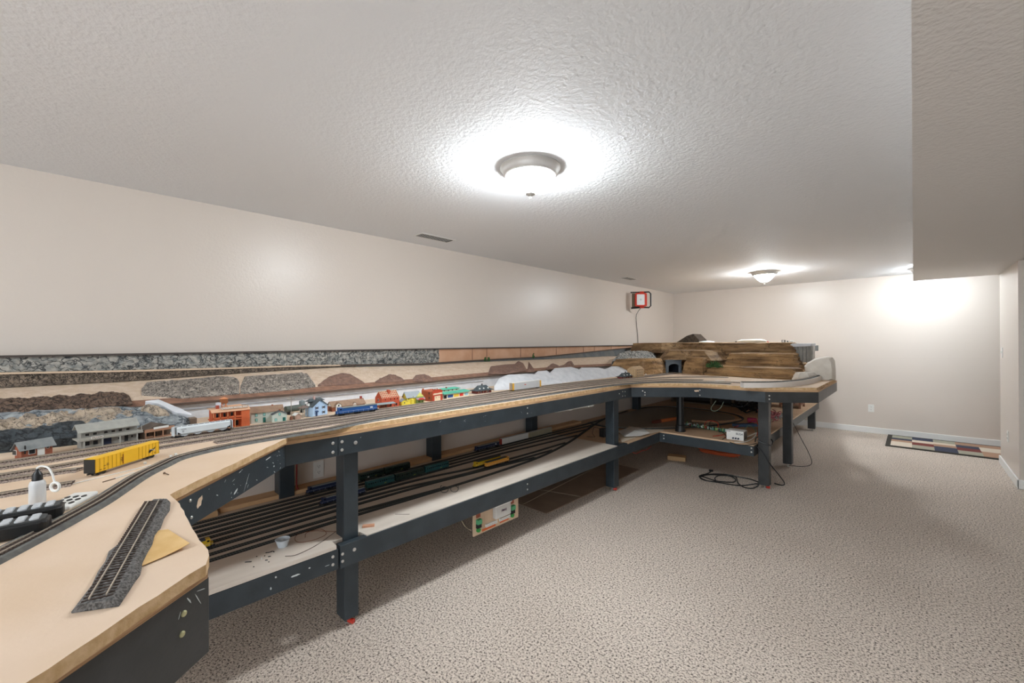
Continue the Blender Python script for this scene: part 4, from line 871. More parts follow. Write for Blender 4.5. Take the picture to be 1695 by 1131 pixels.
# yellow victorian
a, L, an = site(665, 672, 702, 668); B = thing('yellow_house', 'yellow and green Victorian house with grey roof and red porch gable', 'model building', a, an); yl = cm('yellow_wall', (226, 206, 70)); gn = cm('green_wall', (138, 160, 88)); dd = .06
gable(B, L*.62, dd, .050, .032, yl, cm('steel_roof', (142, 148, 152)), x0=L*.22, along='x', ov=.005)
MB().prism([(L*.62, .05), (L*.95, .05), (L*.785, .078)], -.012, -.004, axis='y').build('front_gable', cm('lime_gable', (212, 214, 120)), B)
MB().box(L*.62, L*.95, -.010, dd*.7, 0, .05).build('green_wing', gn, B)
MB().prism([(-.022, .034), (-.004, .046), (-.004, .043), (-.022, .031)], L*.60, L*.99, axis='x').build('porch_roof', cm('mauve_roof', (152, 128, 140)), B)
MB().prism([(L*.66, .030), (L*.95, .030), (L*.88, .041), (L*.73, .041)], -.024, -.020, axis='y').build('porch_gable', cm('bright_red', (206, 60, 54)), B)
for x in (.64, .8, .96): MB().box(L*x-.001, L*x+.001, -.021, -.019, 0, .032).build('porch_post', gn, B)
MB().lathe([(.001, 0), (.010, 0), (.010, .034), (.001, .042)], (L*.45, -.004, 0), 10).build('bay', yl, B)
gable(B, L*.24, .04, .026, .014, yl, MATS['steel_roof'], x0=0, along='y', nm='side_wing', ov=.003)
for x, z, y in ((.3, .04, 0), (.5, .05, 0), (.72, .018, -.010), (.86, .018, -.010), (.12, .018, 0)): win(B, L*x, z, .007, .011, y=y, fm=MATS['lime_gable'])
# red brick shop
a, L, an = site(716, 665, 732, 662); B = thing('brick_shop', 'tall narrow red brick shop with cream arched shop front', 'model building', a, an); dd = .10; cr = cm('cream_stone', (234, 212, 184)); rr_ = cm('shop_red', (186, 66, 40))
MB().prism([(0, 0), (dd, 0), (dd, .074), (.02, .066), (0, .070)], 0, L, axis='x').build('walls', cm('shop_brick', (168, 84, 52)), B)
MB().box(0, L, -.002, 0, 0, .07).build('front', rr_, B)
MB().prism([(0, .070), (L, .070), (L*.8, .078), (L*.5, .080), (L*.2, .078)], -.002, .002, axis='y').build('parapet', rr_, B)
MB().prism([(.004, .044), (L-.004, .044), (L-.004, .051), (L*.85, .055), (L*.5, .053), (L*.15, .055), (.004, .051)], -.004, -.002, axis='y').build('cornice', cr, B)
MB().box(L*.18, L*.78, -.003, -.002, 0, .034).build('shop_front', cr, B)
for x in (.33, .63): win(B, L*x, .024, .010, .010, y=-.003, fm=cr, pm=cm('straw_pane', (180, 160, 110)))
for y, z in ((.03, .055), (.03, .024)): win(B, 0, z, .010, .018, y=y, face='end', fm=MATS['shop_brick'])
MB().box(0, .008, .085, .095, .07, .086).build('chimney', MATS['shop_brick'], B)
for x in (.4, .6, .8): MB().lathe([(.001, 0), (.0035, 0), (.0035, .012), (.001, .013)], (L*x, .03, .071), 10).build('roof_vent', cm('rust_vent', (140, 84, 60)), B)
# green roofed store
a, L, an = site(735, 661, 776, 655); B = thing('green_roofed_store', 'two tier store with turquoise roofs and blue, yellow and red shop panels', 'model building', a, an); tq = cm('turquoise_roof', (86, 172, 146)); dd = .08; ivory = cm('ivory', (226, 222, 204))
MB().box(0, L, 0, dd, 0, .034).build('walls', ivory, B); MB().box(0, L*.72, .03, dd, .034, .062).build('upper_walls', ivory, B)
hiproof(B, -.006, L+.012, -.012, dd+.004, .034, .016, tq, ins=.25, name='lower_roof'); hiproof(B, -.008, L*.72+.008, .022, dd+.006, .062, .012, tq, name='upper_roof')
for x in (.12, .28, .44, .6): win(B, L*x, .055, .013, .009, y=.03, fm=ivory)
for x0, x1, mm in ((.14, .34, cm('shop_blue', (40, 84, 150))), (.38, .58, cm('shop_yellow', (236, 196, 70))), (.62, .76, cm('shop_scarlet', (214, 56, 46))), (.84, .96, cm('shop_sky', (150, 190, 210)))):
    MB().box(L*x0, L*x1, -.0015, 0, .006, .026).build('shop_panel', mm, B)
MB().box(0, L*.1, -.0012, 0, .002, .028).build('dark_bay', m_dark, B)
MB().lathe([(.001, 0), (.006, 0), (.006, .010), (.001, .011)], (L*.25, .045, .07), 12).build('roof_vent', MATS['rust_vent'], B)
# slate roofed stations
for (x0, y0, x1, y1, lb, s_) in ((789, 653, 815, 650, 'small red station with steep slate roof left of the white plaster form', 1.0), (1030, 628, 1049, 626, 'far small station with dark slate roof left of the tan building', 1.25)):
    a, L, an = site(x0, y0, x1, y1); B = thing('slate_roofed_station', lb, 'model building', a, an); dd = .07
    MB().box(.006, L-.006, .004, dd, 0, .026).build('walls', cm('station_red', (128, 62, 56)), B); MB().box(-.02, L+.02, -.015, dd, 0, .002).build('platform', cm('pale_concrete', (196, 184, 170)), B)
    hiproof(B, -.012, L+.012, -.010, dd+.008, .024, .014, m_dkroof, ins=.2, name='lower_roof'); hiproof(B, L*.1, L*.9, .01, dd-.01, .032, .032, m_dkroof, ins=.4, name='upper_roof')
    MB().box(L*.48, L*.54, dd/2-.004, dd/2+.004, .055, .076).build('chimney', cm('soot', (80, 78, 80)), B)
    for x in (.25, .5, .78): MB().prism([(L*x-.006, .036), (L*x+.006, .036), (L*x, .046)], .006, .03, axis='y').build('dormer', m_white, B)
    for x in (.1, .4, .6, .9): MB().box(L*x-.001, L*x+.001, -.006, -.004, .002, .025).build('post', cm('post_tan', (190, 160, 130)), B)
    for x in (.3, .75): win(B, L*x, .014, .010, .013, y=.004)
a, L, an = site(1052, 626.5, 1066, 624.5); B = thing('tan_mill', 'tall tan gable ended building beside the brown tunnel rock', 'model building', a, an); tn = cm('mill_tan', (196, 166, 128), rgb2=(180, 150, 112), vs=60)
MB().prism([(0, 0), (.10, 0), (.10, .10), (.05, .13), (0, .10)], 0, L, axis='x').build('walls', tn, B)
for z in (.03, .06, .09):
    for x in (.25, .5, .75): win(B, L*x, z, .014, .016, fm=cm('mill_trim', (206, 192, 170)), pm=cm('mill_pane', (96, 84, 70)))
for z in (.05, .08): MB().box(L, L+.02, .0, .05, z, z+.004).build('balcony', tn, B)
# tiny figures and boxes beside far station
c = onz(1069, 622, ZT); tag(MB().lathe([(.001, 0), (.006, 0), (.005, .012), (.0065, .018), (.004, .023), (.001, .025)], seg=10).build('milk_churn', m_white, loc=c, smooth=True), 'tiny white churn standing right of the tan building', 'model churn')

# ------------------------------------------------------------------ rolling stock
def place(name, label, cat, pxl, pyl, pxr, pyr, z, group=None, x=None):
    a, b = onz(pxl, pyl, z), onz(pxr, pyr, z)
    if x is not None: a.x = b.x = x
    d = b-a; c = (a+b)/2; return thing(name, label, cat, (c.x, c.y, z), math.atan2(d.y, d.x), group), d.length
def trucks(B, L, inset=.028, m=None, n=2):
    for s in (-1, 1):
        x = s*(L/2-inset); f = MB().box(x-.013, x+.013, -.0125, .0125, .004, .009).build('truck', m or m_black, B)
        for k in (-1, 1) if n == 2 else (-1, 0, 1):
            for y in (-.0095, .0075): MB().cyl((x+k*.0095, y, .0055), (x+k*.0095, y+.002, .0055), .0055, 14).build('wheel', cm('wheel_steel', (70, 66, 62), metal=.6, rough=.4), f)
        MB().box(s*(L/2-.002)-.001, s*(L/2+.008)+.001, -.002, .002, .007, .011).build('coupler', m_black, B)
def boxcar(B, L, h, m, mr, me=None, ribs=14, w=.017, z0=.011, door=True, md=None):
    MB().box(-L/2, L/2, -w, w, z0, z0+h).build('body', m, B, bevel=.0008)
    MB().prism([(-w-.0008, z0+h), (-w*.6, z0+h+.003), (w*.6, z0+h+.003), (w+.0008, z0+h)], -L/2-.001, L/2+.001, axis='x').build('roof', mr, B)
    for k in range(ribs+1):
        x = -L/2+.001+k*(L-.002)/ribs
        if door and abs(x) < L*.1: continue
        MB().box(x-.0006, x+.0006, -w-.0008, -w, z0+.001, z0+h-.001).build('side_rib', md or m, B)
    if door: MB().box(-L*.1, L*.1, -w-.0012, -w, z0+.002, z0+h-.002).build('door', m, B)
    if me:
        for s in (-1, 1): MB().box(min(s*L/2, s*(L/2+.0008)), max(s*L/2, s*(L/2+.0008)), -w, w, z0, z0+h).build('end_panel', me, B)
    MB().box(-L/2+.002, L/2-.002, -w*.5, w*.5, z0-.003, z0).build('underframe', m_black, B)
m_yel = cm('boxcar_yellow', (242, 190, 36), rough=.45); m_yrib = cm('yellow_dark_rib', (206, 158, 30), rough=.5)  # ribs and roof seams in a darker yellow than the body
B, L = place('yellow_boxcar', 'yellow ribbed boxcar with black end and black emblem at the near left of the table', 'model freight car', 153, 791, 260, 756, ZT)
B.location.x -= .014; B.location.y -= .006
h = .043; boxcar(B, L, h, m_yel, m_yel, m_black, 17, md=m_yrib); trucks(B, L)
for k in range(14): MB().box(-L/2+.006+k*(L-.012)/14, -L/2+.0068+k*(L-.012)/14, -.016, .016, .0525, .0534).build('roof_seam', m_yrib, B)
o = MB().prism([(L*.31, .030), (L*.345, .0345), (L*.395, .0345), (L*.41, .038), (L*.43, .038), (L*.40, .030), (L*.35, .0265), (L*.335, .0235), (L*.31, .0235)], -.0186, -.018, axis='y').build('black_emblem', m_black, B)
text('NORTH WESTERN', o, m_white, .0032, (L*.37, -.01875, .0315), (PI/2, .35, 0), ext=.0001)
for x, z, s_, tx in ((-.42, .017, .004, '●'), (-.37, .017, .004, '●'),): pass
for x, z, w_ in ((-.43, .018, .003), (-.375, .018, .0035), (-.375, .027, .003), (-.33, .031, .003), (-.33, .027, .004), (-.125, .036, .003), (-.125, .031, .004), (-.125, .026, .003), (.42, .018, .004)):
    MB().box(L*x-w_, L*x+w_, -.0186, -.018, z-.001, z+.001).build('stencil_mark', cm('stencil_brown', (120, 84, 20)), B)
MB().box(-.003-L*.1, -.001-L*.1, -.0192, -.018, .016, .046).build('door_bar', cm('rust_bar', (140, 70, 20)), B)
# covered hopper
B, L = place('hopper_car', 'long pale grey covered hopper car on the rear track in front of the orange hotel', 'model freight car', 286, 727, 383, 712, ZT+.006); m_h = cm('hopper_grey', (212, 220, 224), rough=.5)
mb = MB().prism([(-.014, .016), (-.0175, .019), (-.0175, .043), (-.012, .049), (.012, .049), (.0175, .043), (.0175, .019), (.014, .016)], -L/2+.01, L/2-.01, axis='x'); mb.build('body', m_h, B)
for k in range(4):
    x = -L*.33+k*L*.22; MB().prism([(x-.020, .017), (x+.020, .017), (x+.007, .008), (x-.007, .008)], -.012, .012, axis='y').build('discharge_bay', m_h, B)
for s in (-1, 1):
    MB().box(min(s*L/2, s*(L/2-.002)), max(s*L/2, s*(L/2-.002)), -.016, .016, .012, .048).build('end_frame', m_h, B)
    MB().prism([(s*(L/2-.012), .018), (s*(L/2-.026), .018), (s*(L/2-.012), .028)], -.018, -.0176, axis='y').build('end_slope', m_dark, B)
MB().box(-L/2, L/2, -.008, .008, .049, .0505).build('running_board', m_h, B)
for k in range(10): MB().box(-L*.46+k*L*.094, -L*.46+k*L*.094+L*.075, -.0095, -.0082, .0492, .0508).build('hatch_cover', m_dark, B)
for x, z, w_ in ((-.35, .038, .009), (-.36, .031, .004), (-.36, .027, .003), (.4, .022, .002)): MB().box(L*x-w_, L*x+w_, -.0182, -.0176, z-.001, z+.001).build('stencil_mark', cm('stencil_grey', (100, 106, 110)), B)
trucks(B, L, .022)
# locomotives
def loco(B, L, mh, cab=-1, mr=None, logo=None, stripe=None, ml=None):
    mr = mr or cm('loco_roof_grey', (132, 138, 136)); w = .0125; z0 = .014
    MB().box(-L/2, L/2, -.0165, .0165, .0115, z0).build('frame', ml or m_black, B)
    c0 = cab*(L/2-.03); c1 = cab*(L/2-.012)
    MB().box(min(c0, c1), max(c0, c1), -.0155, .0155, z0, z0+.033).build('cab', mh, B, bevel=.001)
    MB().box(min(cab*L/2, c1), max(cab*L/2, c1), -.009, .009, z0, z0+.015).build('nose', mh, B, bevel=.002)
    h0 = -cab*(L/2-.006); MB().box(min(c0, h0), max(c0, h0), -w, w, z0, z0+.029).build('hood', mh, B, bevel=.001)
    MB().box(min(c0, h0), max(c0, h0), -w-.002, w+.002, z0+.029, z0+.033).build('roof', mr, B)
    for k in range(3): MB().lathe([(.001, 0), (.005, 0), (.005, .002), (.001, .002)], (h0+cab*(.012+.014*k), 0, z0+.0315), 12).build('roof_fan', m_black, B)
    MB().box((c0+c1)/2-.005, (c0+c1)/2+.005, -.0158, -.0152, z0+.020, z0+.028).build('cab_window', m_glass, B)
    MB().box(-.016, .016, -.012, .012, .003, .0112).build('fuel_tank', m_black, B)
    mb = MB()
    for k in range(9): x = -L/2+.004+k*(L-.008)/8; mb.tube([(x, -.0162, z0-.002), (x, -.0162, z0+.011)], .0004, 5)
    mb.tube([(-L/2+.004, -.0162, z0+.011), (L/2-.004, -.0162, z0+.011)], .0004, 5); mb.build('handrail', cm('rail_white', (214, 220, 226)), B)
    trucks(B, L, .03, n=3)
    if logo: text(logo, B, m_white, .017, (-cab*L*.33, -w-.0004, z0+.0155), (PI/2, 0, 0), 'white_emblem')
m_lb = cm('loco_blue', (34, 84, 148), rough=.4)
B, L = place('diesel_locomotive', 'bright blue diesel locomotive with grey roof and white emblem on the town track', 'model locomotive', 556, 690, 624, 681, ZT+.006); loco(B, L, m_lb, logo='W')
# autorack
B, L = place('autorack_car', 'white and silver autorack car with yellow ends beside the white plaster forms', 'model freight car', 846, 648.5, 893, 642, ZT+.006); ms = cm('autorack_silver', (196, 198, 200), rough=.4)
boxcar(B, L, .058, ms, m_white, None, 26, door=False); trucks(B, L)
for s in (-1, 1): MB().box(min(s*L/2, s*(L/2-.018)), max(s*L/2, s*(L/2-.018))+.0005, -.0182, .0182, .011, .068).build('yellow_end', cm('autorack_yellow', (228, 172, 50)), B)
MB().box(-.04, -.02, -.0190, -.0182, .044, .050).build('red_stencil', m_red, B)

# ------------------------------------------------------------------ lower level tracks and trains
ZL = ZS+.018
LG = 'storage yard tracks on the lower shelf'
low = [('front storage track along the pale shelf strip', [(-2.27, -.25), (-2.27, 1.0), (-2.25, 1.6), (-2.25, 2.3), (-2.29, 2.8), (-2.40, 3.3), (-2.56, 3.8), (-2.72, 4.3), (-2.84, 4.8), (-2.90, 5.4)]),
       ('second storage track, behind the white cup', [(-2.335, -.25), (-2.335, .8), (-2.30, 1.3), (-2.26, 1.75)]),
       ('third storage track from the front, with the near yellow engine', [(-2.41, -.25), (-2.41, 1.4), (-2.36, 2.1), (-2.30, 2.7)]),
       ('fourth storage track, with the orange yellow engine on it', [(-2.475, -.25), (-2.475, 1.3), (-2.40, 1.9), (-2.365, 2.4), (-2.34, 3.0)]),
       ('fifth storage track, carrying the near dark blue engine', [(-2.54, -.25), (-2.54, 1.5), (-2.46, 2.1), (-2.42, 2.6), (-2.42, 3.3)]),
       ('sixth storage track carrying the teal coaches', [(-2.60, -.25), (-2.60, 2.2), (-2.56, 3.0), (-2.52, 3.65)]),
       ('seventh storage track, behind the teal coaches', [(-2.665, -.25), (-2.665, 2.6), (-2.64, 3.4), (-2.61, 3.95)]),
       ('eighth storage track, next to the rear one', [(-2.73, -.25), (-2.73, 2.8), (-2.72, 3.7), (-2.70, 4.2)]),
       ('rear storage track against the amber ledge', [(-2.79, -.25), (-2.79, 3.6), (-2.79, 4.2), (-2.80, 4.6)])]
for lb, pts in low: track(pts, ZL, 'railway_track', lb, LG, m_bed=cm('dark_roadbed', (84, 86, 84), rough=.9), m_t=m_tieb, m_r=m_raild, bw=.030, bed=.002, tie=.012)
circ = [(-2.75, 4.25), (-2.5, 4.22), (-2.25, 4.36), (-2.0, 4.58), (-1.70, 5.03), (-1.54, 5.55), (-1.62, 5.95), (-1.95, 6.16), (-2.5, 6.18), (-2.80, 5.95), (-2.88, 5.6)]
dk = [(-2.84, 4.3), (-2.5, 4.29), (-2.28, 4.42), (-2.05, 4.64), (-1.77, 5.06), (-1.61, 5.55), (-1.69, 5.9), (-1.98, 6.08), (-2.5, 6.1), (-2.76, 5.9), (-2.84, 5.6)]
dpts = catmull([(x, y, 0) for x, y in dk], .05)
tag(MB().prism([(p.x, p.y) for p in dpts], ZS+.0145, ZS+.019).build('grey_board', cm('loop_inner_grey', (150, 144, 130), rough=.4)), 'grey round ended board filling the inside of the lower return loop', 'board')
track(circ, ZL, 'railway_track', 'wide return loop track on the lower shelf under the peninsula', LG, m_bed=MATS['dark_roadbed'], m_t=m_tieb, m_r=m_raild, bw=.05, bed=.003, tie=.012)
def lowcar(name, label, cat, xt, px0, px1, kind, **k):
    y0, y1 = [ (lambda c: c.y)(onx(px, 800, xt)) for px in (px0, px1)]
    B = thing(name, label, cat, (xt, (y0+y1)/2, ZL+.005), PI/2); return B, y1-y0
m_nv = cm('loco_navy', (30, 42, 72), rough=.4); m_gn = cm('coach_green', (34, 52, 46), rough=.4); m_tl = cm('coach_teal', (38, 84, 86), rough=.4)
B, L = lowcar('diesel_locomotive', 'dark navy diesel engine with white letters left of the front post, rear one', 'model locomotive', -2.79, 507, 582, 'l'); loco(B, L, m_nv, logo='W')
B, L = lowcar('diesel_locomotive', 'dark blue diesel engine half hidden behind the front post, nearer one', 'model locomotive', -2.54, 530, 604, 'l'); loco(B, L, m_nv)
def coach(B, L, m, logo=True, white=False):
    MB().prism([(-.016, .011), (-.0172, .016), (-.0172, .046), (-.012, .055), (.012, .055), (.0172, .046), (.0172, .016), (.016, .011)], -L/2, L/2, axis='x').build('body', m, B)
    mb = MB()
    for k in range(12): x = -L*.44+k*L*.08; mb.box(x-.004, x+.004, -.0178, -.0172, .034, .043)
    mb.build('window_strip', m_glass, B); trucks(B, L)
    if logo: MB().prism([(.10*L, .018), (.16*L, .018), (.2*L, .024), (.14*L, .024)], -.0178, -.0173, axis='y').build('yellow_emblem', cm('emblem_olive', (140, 146, 60)), B)
    if white: MB().box(-.2*L, -.13*L, -.0178, -.0173, .019, .026).build('white_panel', m_white, B)
for xt, p0_, p1_, m_, lb, wh in ((-2.79, 594, 634, m_gn, 'dark green coach with white panel right of the front post, in the rear row', True), (-2.79, 636, 677, m_gn, 'plain dark green coach at the right end of the rear row', False),
                             (-2.60, 606, 651, m_tl, 'teal coach next to the front post in the nearer row', False), (-2.60, 653, 700, m_gn, 'dark green lettered coach in the middle of the nearer row', False), (-2.60, 703, 741, m_tl, 'teal coach at the right end of the nearer row', False)):
    B, L = lowcar('passenger_coach', lb, 'model coach', xt, p0_, p1_, 'c'); coach(B, L, m_, white=wh)
B, L = lowcar('diesel_locomotive', 'blue diesel engine coupled to the red and silver boxcar on the lower shelf', 'model locomotive', -2.79, 786, 826, 'l'); loco(B, L, m_nv, logo='W')
B, L = lowcar('silver_boxcar', 'white ribbed autorack with red ends on the lower shelf rear track', 'model freight car', -2.79, 829, 873, 'c'); boxcar(B, L, .052, m_white, MATS['autorack_silver'], cm('car_red', (160, 60, 46)), 22, door=False, md=cm('rib_grey', (130, 128, 130))); trucks(B, L)
B, L = lowcar('tan_boxcar', 'tan and grey green boxcar at the right end of the lower shelf train', 'model freight car', -2.79, 874, 912, 'c'); boxcar(B, L, .05, cm('sage_tan', (158, 152, 130)), MATS['autorack_silver'], cm('end_tan', (196, 170, 120)), 10, door=False); trucks(B, L)
m_y2 = cm('engine_yellow', (214, 176, 40), rough=.45); m_o2 = cm('engine_orange', (226, 160, 60), rough=.45)
B, L = lowcar('diesel_locomotive', 'yellow and green diesel engine on the lower shelf, behind the orange one', 'model locomotive', -2.435, 784, 828, 'l'); loco(B, L, m_y2, mr=m_gn)
B, L = lowcar('diesel_locomotive', 'orange yellow diesel engine, frontmost on the lower shelf', 'model locomotive', -2.37, 803, 842, 'l'); loco(B, L, m_o2, cab=1, mr=m_gn)
B, L = lowcar('diesel_locomotive', 'yellow engine on the lower shelf peeking out beyond the torn table corner', 'model locomotive', -2.41, 300, 352, 'l'); loco(B, L, m_y2, cab=1, mr=m_nv, ml=m_nv)
# ------------------------------------------------------------------ loose things on the near table top
m_key = mat('grey_key', (196, 200, 204), .5)
def handset(label, px0, py0, px1, py1, px2, py2, rows=4, cols=6):
    zt = ZT+.033; a, b, e = onz(px0, py0, zt), onz(px1, py1, zt), onz(px2, py2, zt); d = (b-a).normalized(); L = .26; an = math.atan2(d.y, d.x)
    wd = abs((e-b).dot(Vector((-d.y, d.x, 0))))
    b = b-d*.008; H = thing('handheld_controller', label, 'controller', (b.x, b.y, ZT), an, None)
    P = [(-L, 0), (-.01, 0), (0, .008), (0, wd-.008), (-.01, wd), (-L, wd)]
    MB().prism(P, .003, .030).build('case', m_black, H, bevel=.004)
    MB().prism([(-L+.005, .006), (-.012, .006), (-.006, .012), (-.006, wd-.012), (-.012, wd-.006), (-L+.005, wd-.006)], .030, .0335).build('face', mat('charcoal_face', (72, 74, 74), .6), H)
    for i in range(cols):
        for j in range(rows):
            x = -.022-i*.021; y = .012+j*(wd-.024)/(rows-1)
            MB().prism([(x+.0075*math.cos(t)*(1.0), y+.0055*math.sin(t)) for t in [2*PI*k/10+.3 for k in range(10)]], .0335, .0365).build('key', m_key, H)
    MB().box(-L-.0, -L+.06, .01, wd-.01, .0335, .036).build('display', m_glass, H)
    return H
handset('black handheld controller with grey keys, nearest to the curved track', 0, 873.5, 88, 857.5, 98, 845)
handset('black handheld controller with grey keys, farther one beside the glue bottle', 0, 854.5, 111, 835, 122, 823.5)
# white pad with dark ovals
a = onz(124, 841, ZT); b = onz(164, 819, ZT); W_ = thing('button_pad', 'white pad with dark oval buttons beside the curved track', 'button pad', (a.x, a.y, ZT), math.atan2(b.y-a.y, b.x-a.x)); L = (b-a).length
MB().box(-.02, L, 0, .055, 0, .012).build('pad', m_white, W_, bevel=.005)
for i in range(3):
    for j in range(3): x = .006+i*.024; y = .010+j*.017; MB().prism([(x+.008*math.cos(t), y+.005*math.sin(t)) for t in [2*PI*k/12 for k in range(12)]], .012, .0135).build('dark_button', m_black, W_)
# glue bottle
c = onz(62, 836, ZT); G = thing('glue_bottle', 'translucent white squeeze bottle with black cap and curled white tube', 'bottle', (c.x, c.y, ZT))
mt = mat('frosted_plastic', (232, 234, 236), .35); mt.node_tree.nodes['Principled BSDF'].inputs['Transmission Weight'].default_value = .25; mt.node_tree.nodes['Principled BSDF'].inputs['Alpha'].default_value = 1
MB().lathe([(.001, 0), (.0145, 0), (.0155, .004), (.0155, .052), (.0135, .060), (.010, .063), (.001, .063)], seg=28).build('bottle_body', mt, G, smooth=True)
MB().lathe([(.001, .062), (.0100, .062), (.0098, .076), (.0075, .082), (.004, .086), (.003, .092), (.001, .092)], seg=20).build('black_cap', m_black, G, smooth=True)
rv = (onz(100, 820, ZT)-onz(62, 836, ZT)); rv.z = 0; rv.normalize()
dv = Vector((ROT[0][0], ROT[1][0], 0)).normalized()
tp = [Vector((0, 0, .088)), Vector((0, 0, .095)), dv*.012+Vector((0, 0, .099)), dv*.028+Vector((0, 0, .094)), dv*.038+Vector((0, 0, .078)), dv*.042+Vector((0, 0, .064)), dv*.045+Vector((0, 0, .056))]
MB().tube(catmull(tp, .004), .0022, 8).build('white_tube', m_white, G, smooth=True)
MB().tube([dv*(.045+.011*math.sin(t))+Vector((0, 0, .046+.011*math.cos(t))) for t in [2*PI*k/24 for k in range(25)]], .003, 8).build('tube_ring', m_white, G, smooth=True)
# loose ballasted track section
q = [onz(x, y, ZT+.012) for x, y in ((250, 826), (282, 826), (196, 995), (122, 1004))]
qL = [(250, 826), (240, 832), (228, 846), (222, 860), (206, 880), (196, 895), (180, 905), (174, 922), (162, 938), (152, 960), (140, 975), (118, 1003)]
qR = [(282, 826), (281, 838), (272, 850), (266, 866), (256, 880), (252, 895), (244, 908), (236, 924), (232, 942), (222, 955), (212, 970), (197, 992)]
def even(L, n):
    P = [onz(x, y, ZT+.012) for x, y in L]; D = [0]
    for a, b in zip(P, P[1:]): D.append(D[-1]+(b-a).length)
    out = []
    for k in range(n+1):
        s = D[-1]*k/n
        for i in range(len(D)-1):
            if s <= D[i+1]+1e-9: out.append(P[i].lerp(P[i+1], (s-D[i])/(D[i+1]-D[i]))); break
    return out
EL, ER = even(qL, 60), even(qR, 60); cc = (EL[30]+ER[30])/2; cc.z = ZT
TS = thing('loose_track_section', 'loose ballasted track piece lying on the near corner of the table', 'track section', cc)
rows = []; m_ = 14
for j in range(m_+1):
    t = j/m_; row = []
    for a, b in zip(EL, ER):
        p = a.lerp(b, t); e = min(1, 6*min(t, 1-t)); z = .003+.009*e+.0015*e*noise.noise(p*300)
        row.append(Vector((p.x, p.y, ZT+z))-cc)
    rows.append(row)
bt = [[Vector((v.x, v.y, .0005)) for v in rows[-1]], [Vector((v.x, v.y, .0005)) for v in rows[0]]]
mb = MB().grid(rows+bt, close=True); k = len(rows)+2; A = rows+bt; mb.add([r[0] for r in A]+[r[-1] for r in A], [tuple(range(k)), tuple(range(k, 2*k))[::-1]])
mb.build('ballast_bed', m_balg, TS)
r1 = [onz(x, y, ZT+.016) for x, y in ((261, 828), (140, 992))]; r2 = [onz(x, y, ZT+.016) for x, y in ((247, 829), (181, 985))]
ra_ = [onz(x, y, ZT+.016)-cc for x, y in ((246, 828), (186, 915), (147, 990))]; rb_ = [onz(x, y, ZT+.016)-cc for x, y in ((263, 827), (217, 905), (176, 983))]
for R_ in (ra_, rb_):
    d = (R_[-1]-R_[0]).normalized(); n = Vector((d.y, -d.x, 0))*.0009; z0 = Vector((0, 0, -.003))
    V = []
    for p in (R_[0], R_[-1]): V += [p-n, p+n, p+n+z0, p-n+z0]
    MB().add(V, [(0, 1, 2, 3), (7, 6, 5, 4), (0, 4, 5, 1), (1, 5, 6, 2), (2, 6, 7, 3), (3, 7, 4, 0)]).build('rail', m_rail, TS)
mb = MB()
for k in range(44):
    t = k/43; a = ra_[0].lerp(ra_[-1], t); b = rb_[0].lerp(rb_[-1], t); e = (b-a)*.42; a2, b2 = a-e, b+e; d = (ra_[-1]-ra_[0]).normalized()*.0013; u = Vector((0, 0, -.0028)); v_ = Vector((0, 0, -.006))
    V = [a2-d+u, b2-d+u, b2+d+u, a2+d+u, a2-d+v_, b2-d+v_, b2+d+v_, a2+d+v_]; mb.add(V, [(0, 1, 2, 3), (0, 4, 5, 1), (1, 5, 6, 2), (2, 6, 7, 3), (3, 7, 4, 0)])
o = mb.build('sleepers', m_tie, TS); o['kind'] = 'stuff'
# sandpaper sheet
P = [onz(x, y, ZT+.002) for x, y in ((278, 877), (314, 905), (290, 925), (234, 938), (255, 880))]
pc = P[3]; mb = MB(); K = 10; g = []
A_, B_, C_, D_ = P[3], P[1], P[0], P[4]
for i in range(K+1):
    g.append([A_.lerp(B_, i/K).lerp(D_.lerp(C_, i/K), j/K)+Vector((0, 0, .001+.006*(i/K)**3*(1-j/K)))-Vector((pc.x, pc.y, ZT)) for j in range(K+1)])
g2 = [[v-Vector((0, 0, .0008)) for v in r] for r in g]; mb.grid(g).grid(g2)
ring = [(i, 0) for i in range(K+1)]+[(K, j) for j in range(1, K+1)]+[(i, K) for i in range(K-1, -1, -1)]+[(0, j) for j in range(K-1, -1, -1)]
mb.grid([[g[i][j] for i, j in ring], [g2[i][j] for i, j in ring]])
tag(mb.build('sandpaper_sheet', mat('golden_paper', (226, 190, 132), .8, rgb2=(214, 174, 112), vs=20), loc=(pc.x, pc.y, ZT)), 'golden tan sandpaper sheet curling up beside the loose track piece', 'paper sheet')
# screw, pencils, strips
def rod(name, label, cat, p, q, z, r, m, zz=None):
    a, b = onz(*p, z), onz(*q, z); o = MB().tube([Vector((0, 0, r)), Vector((b.x-a.x, b.y-a.y, r))], r, 8).build(name, m, loc=(a.x, a.y, z)); return tag(o, label, cat)
a, b = onz(272, 785, ZT), onz(283, 789, ZT); B = thing('screw', 'brown screw lying on the bare table top right of the curve', 'screw', (a.x, a.y, ZT)); d = b-a
mb = MB(); d = d.normalized()*.03; mb.tube([(0, 0, .003), (d.x, d.y, .003)], .0016, 8); mb.build('shank', cm('rust_metal', (110, 88, 70), metal=.5), B); MB().tube([(0, 0, .003), (d.x*.12, d.y*.12, .003)], .0036, 10, [.0036, .0018]).build('head', MATS['rust_metal'], B)
rod('styrene_strip', 'long white styrene strip lying left of the curved track below the boxcar', 'plastic strip', (82, 811), (250, 771), ZT, .0014, m_white)
B = rod('styrene_strip', 'short white styrene strip between boxcar and curved track', 'plastic strip', (190, 793), (222, 783), ZT, .0016, m_white)
rod('wood_stick', 'thin dark pointed wooden stick beside the curved track', 'stick', (170, 799), (191, 793), ZT, .0014, cm('stick_brown', (96, 72, 54)))
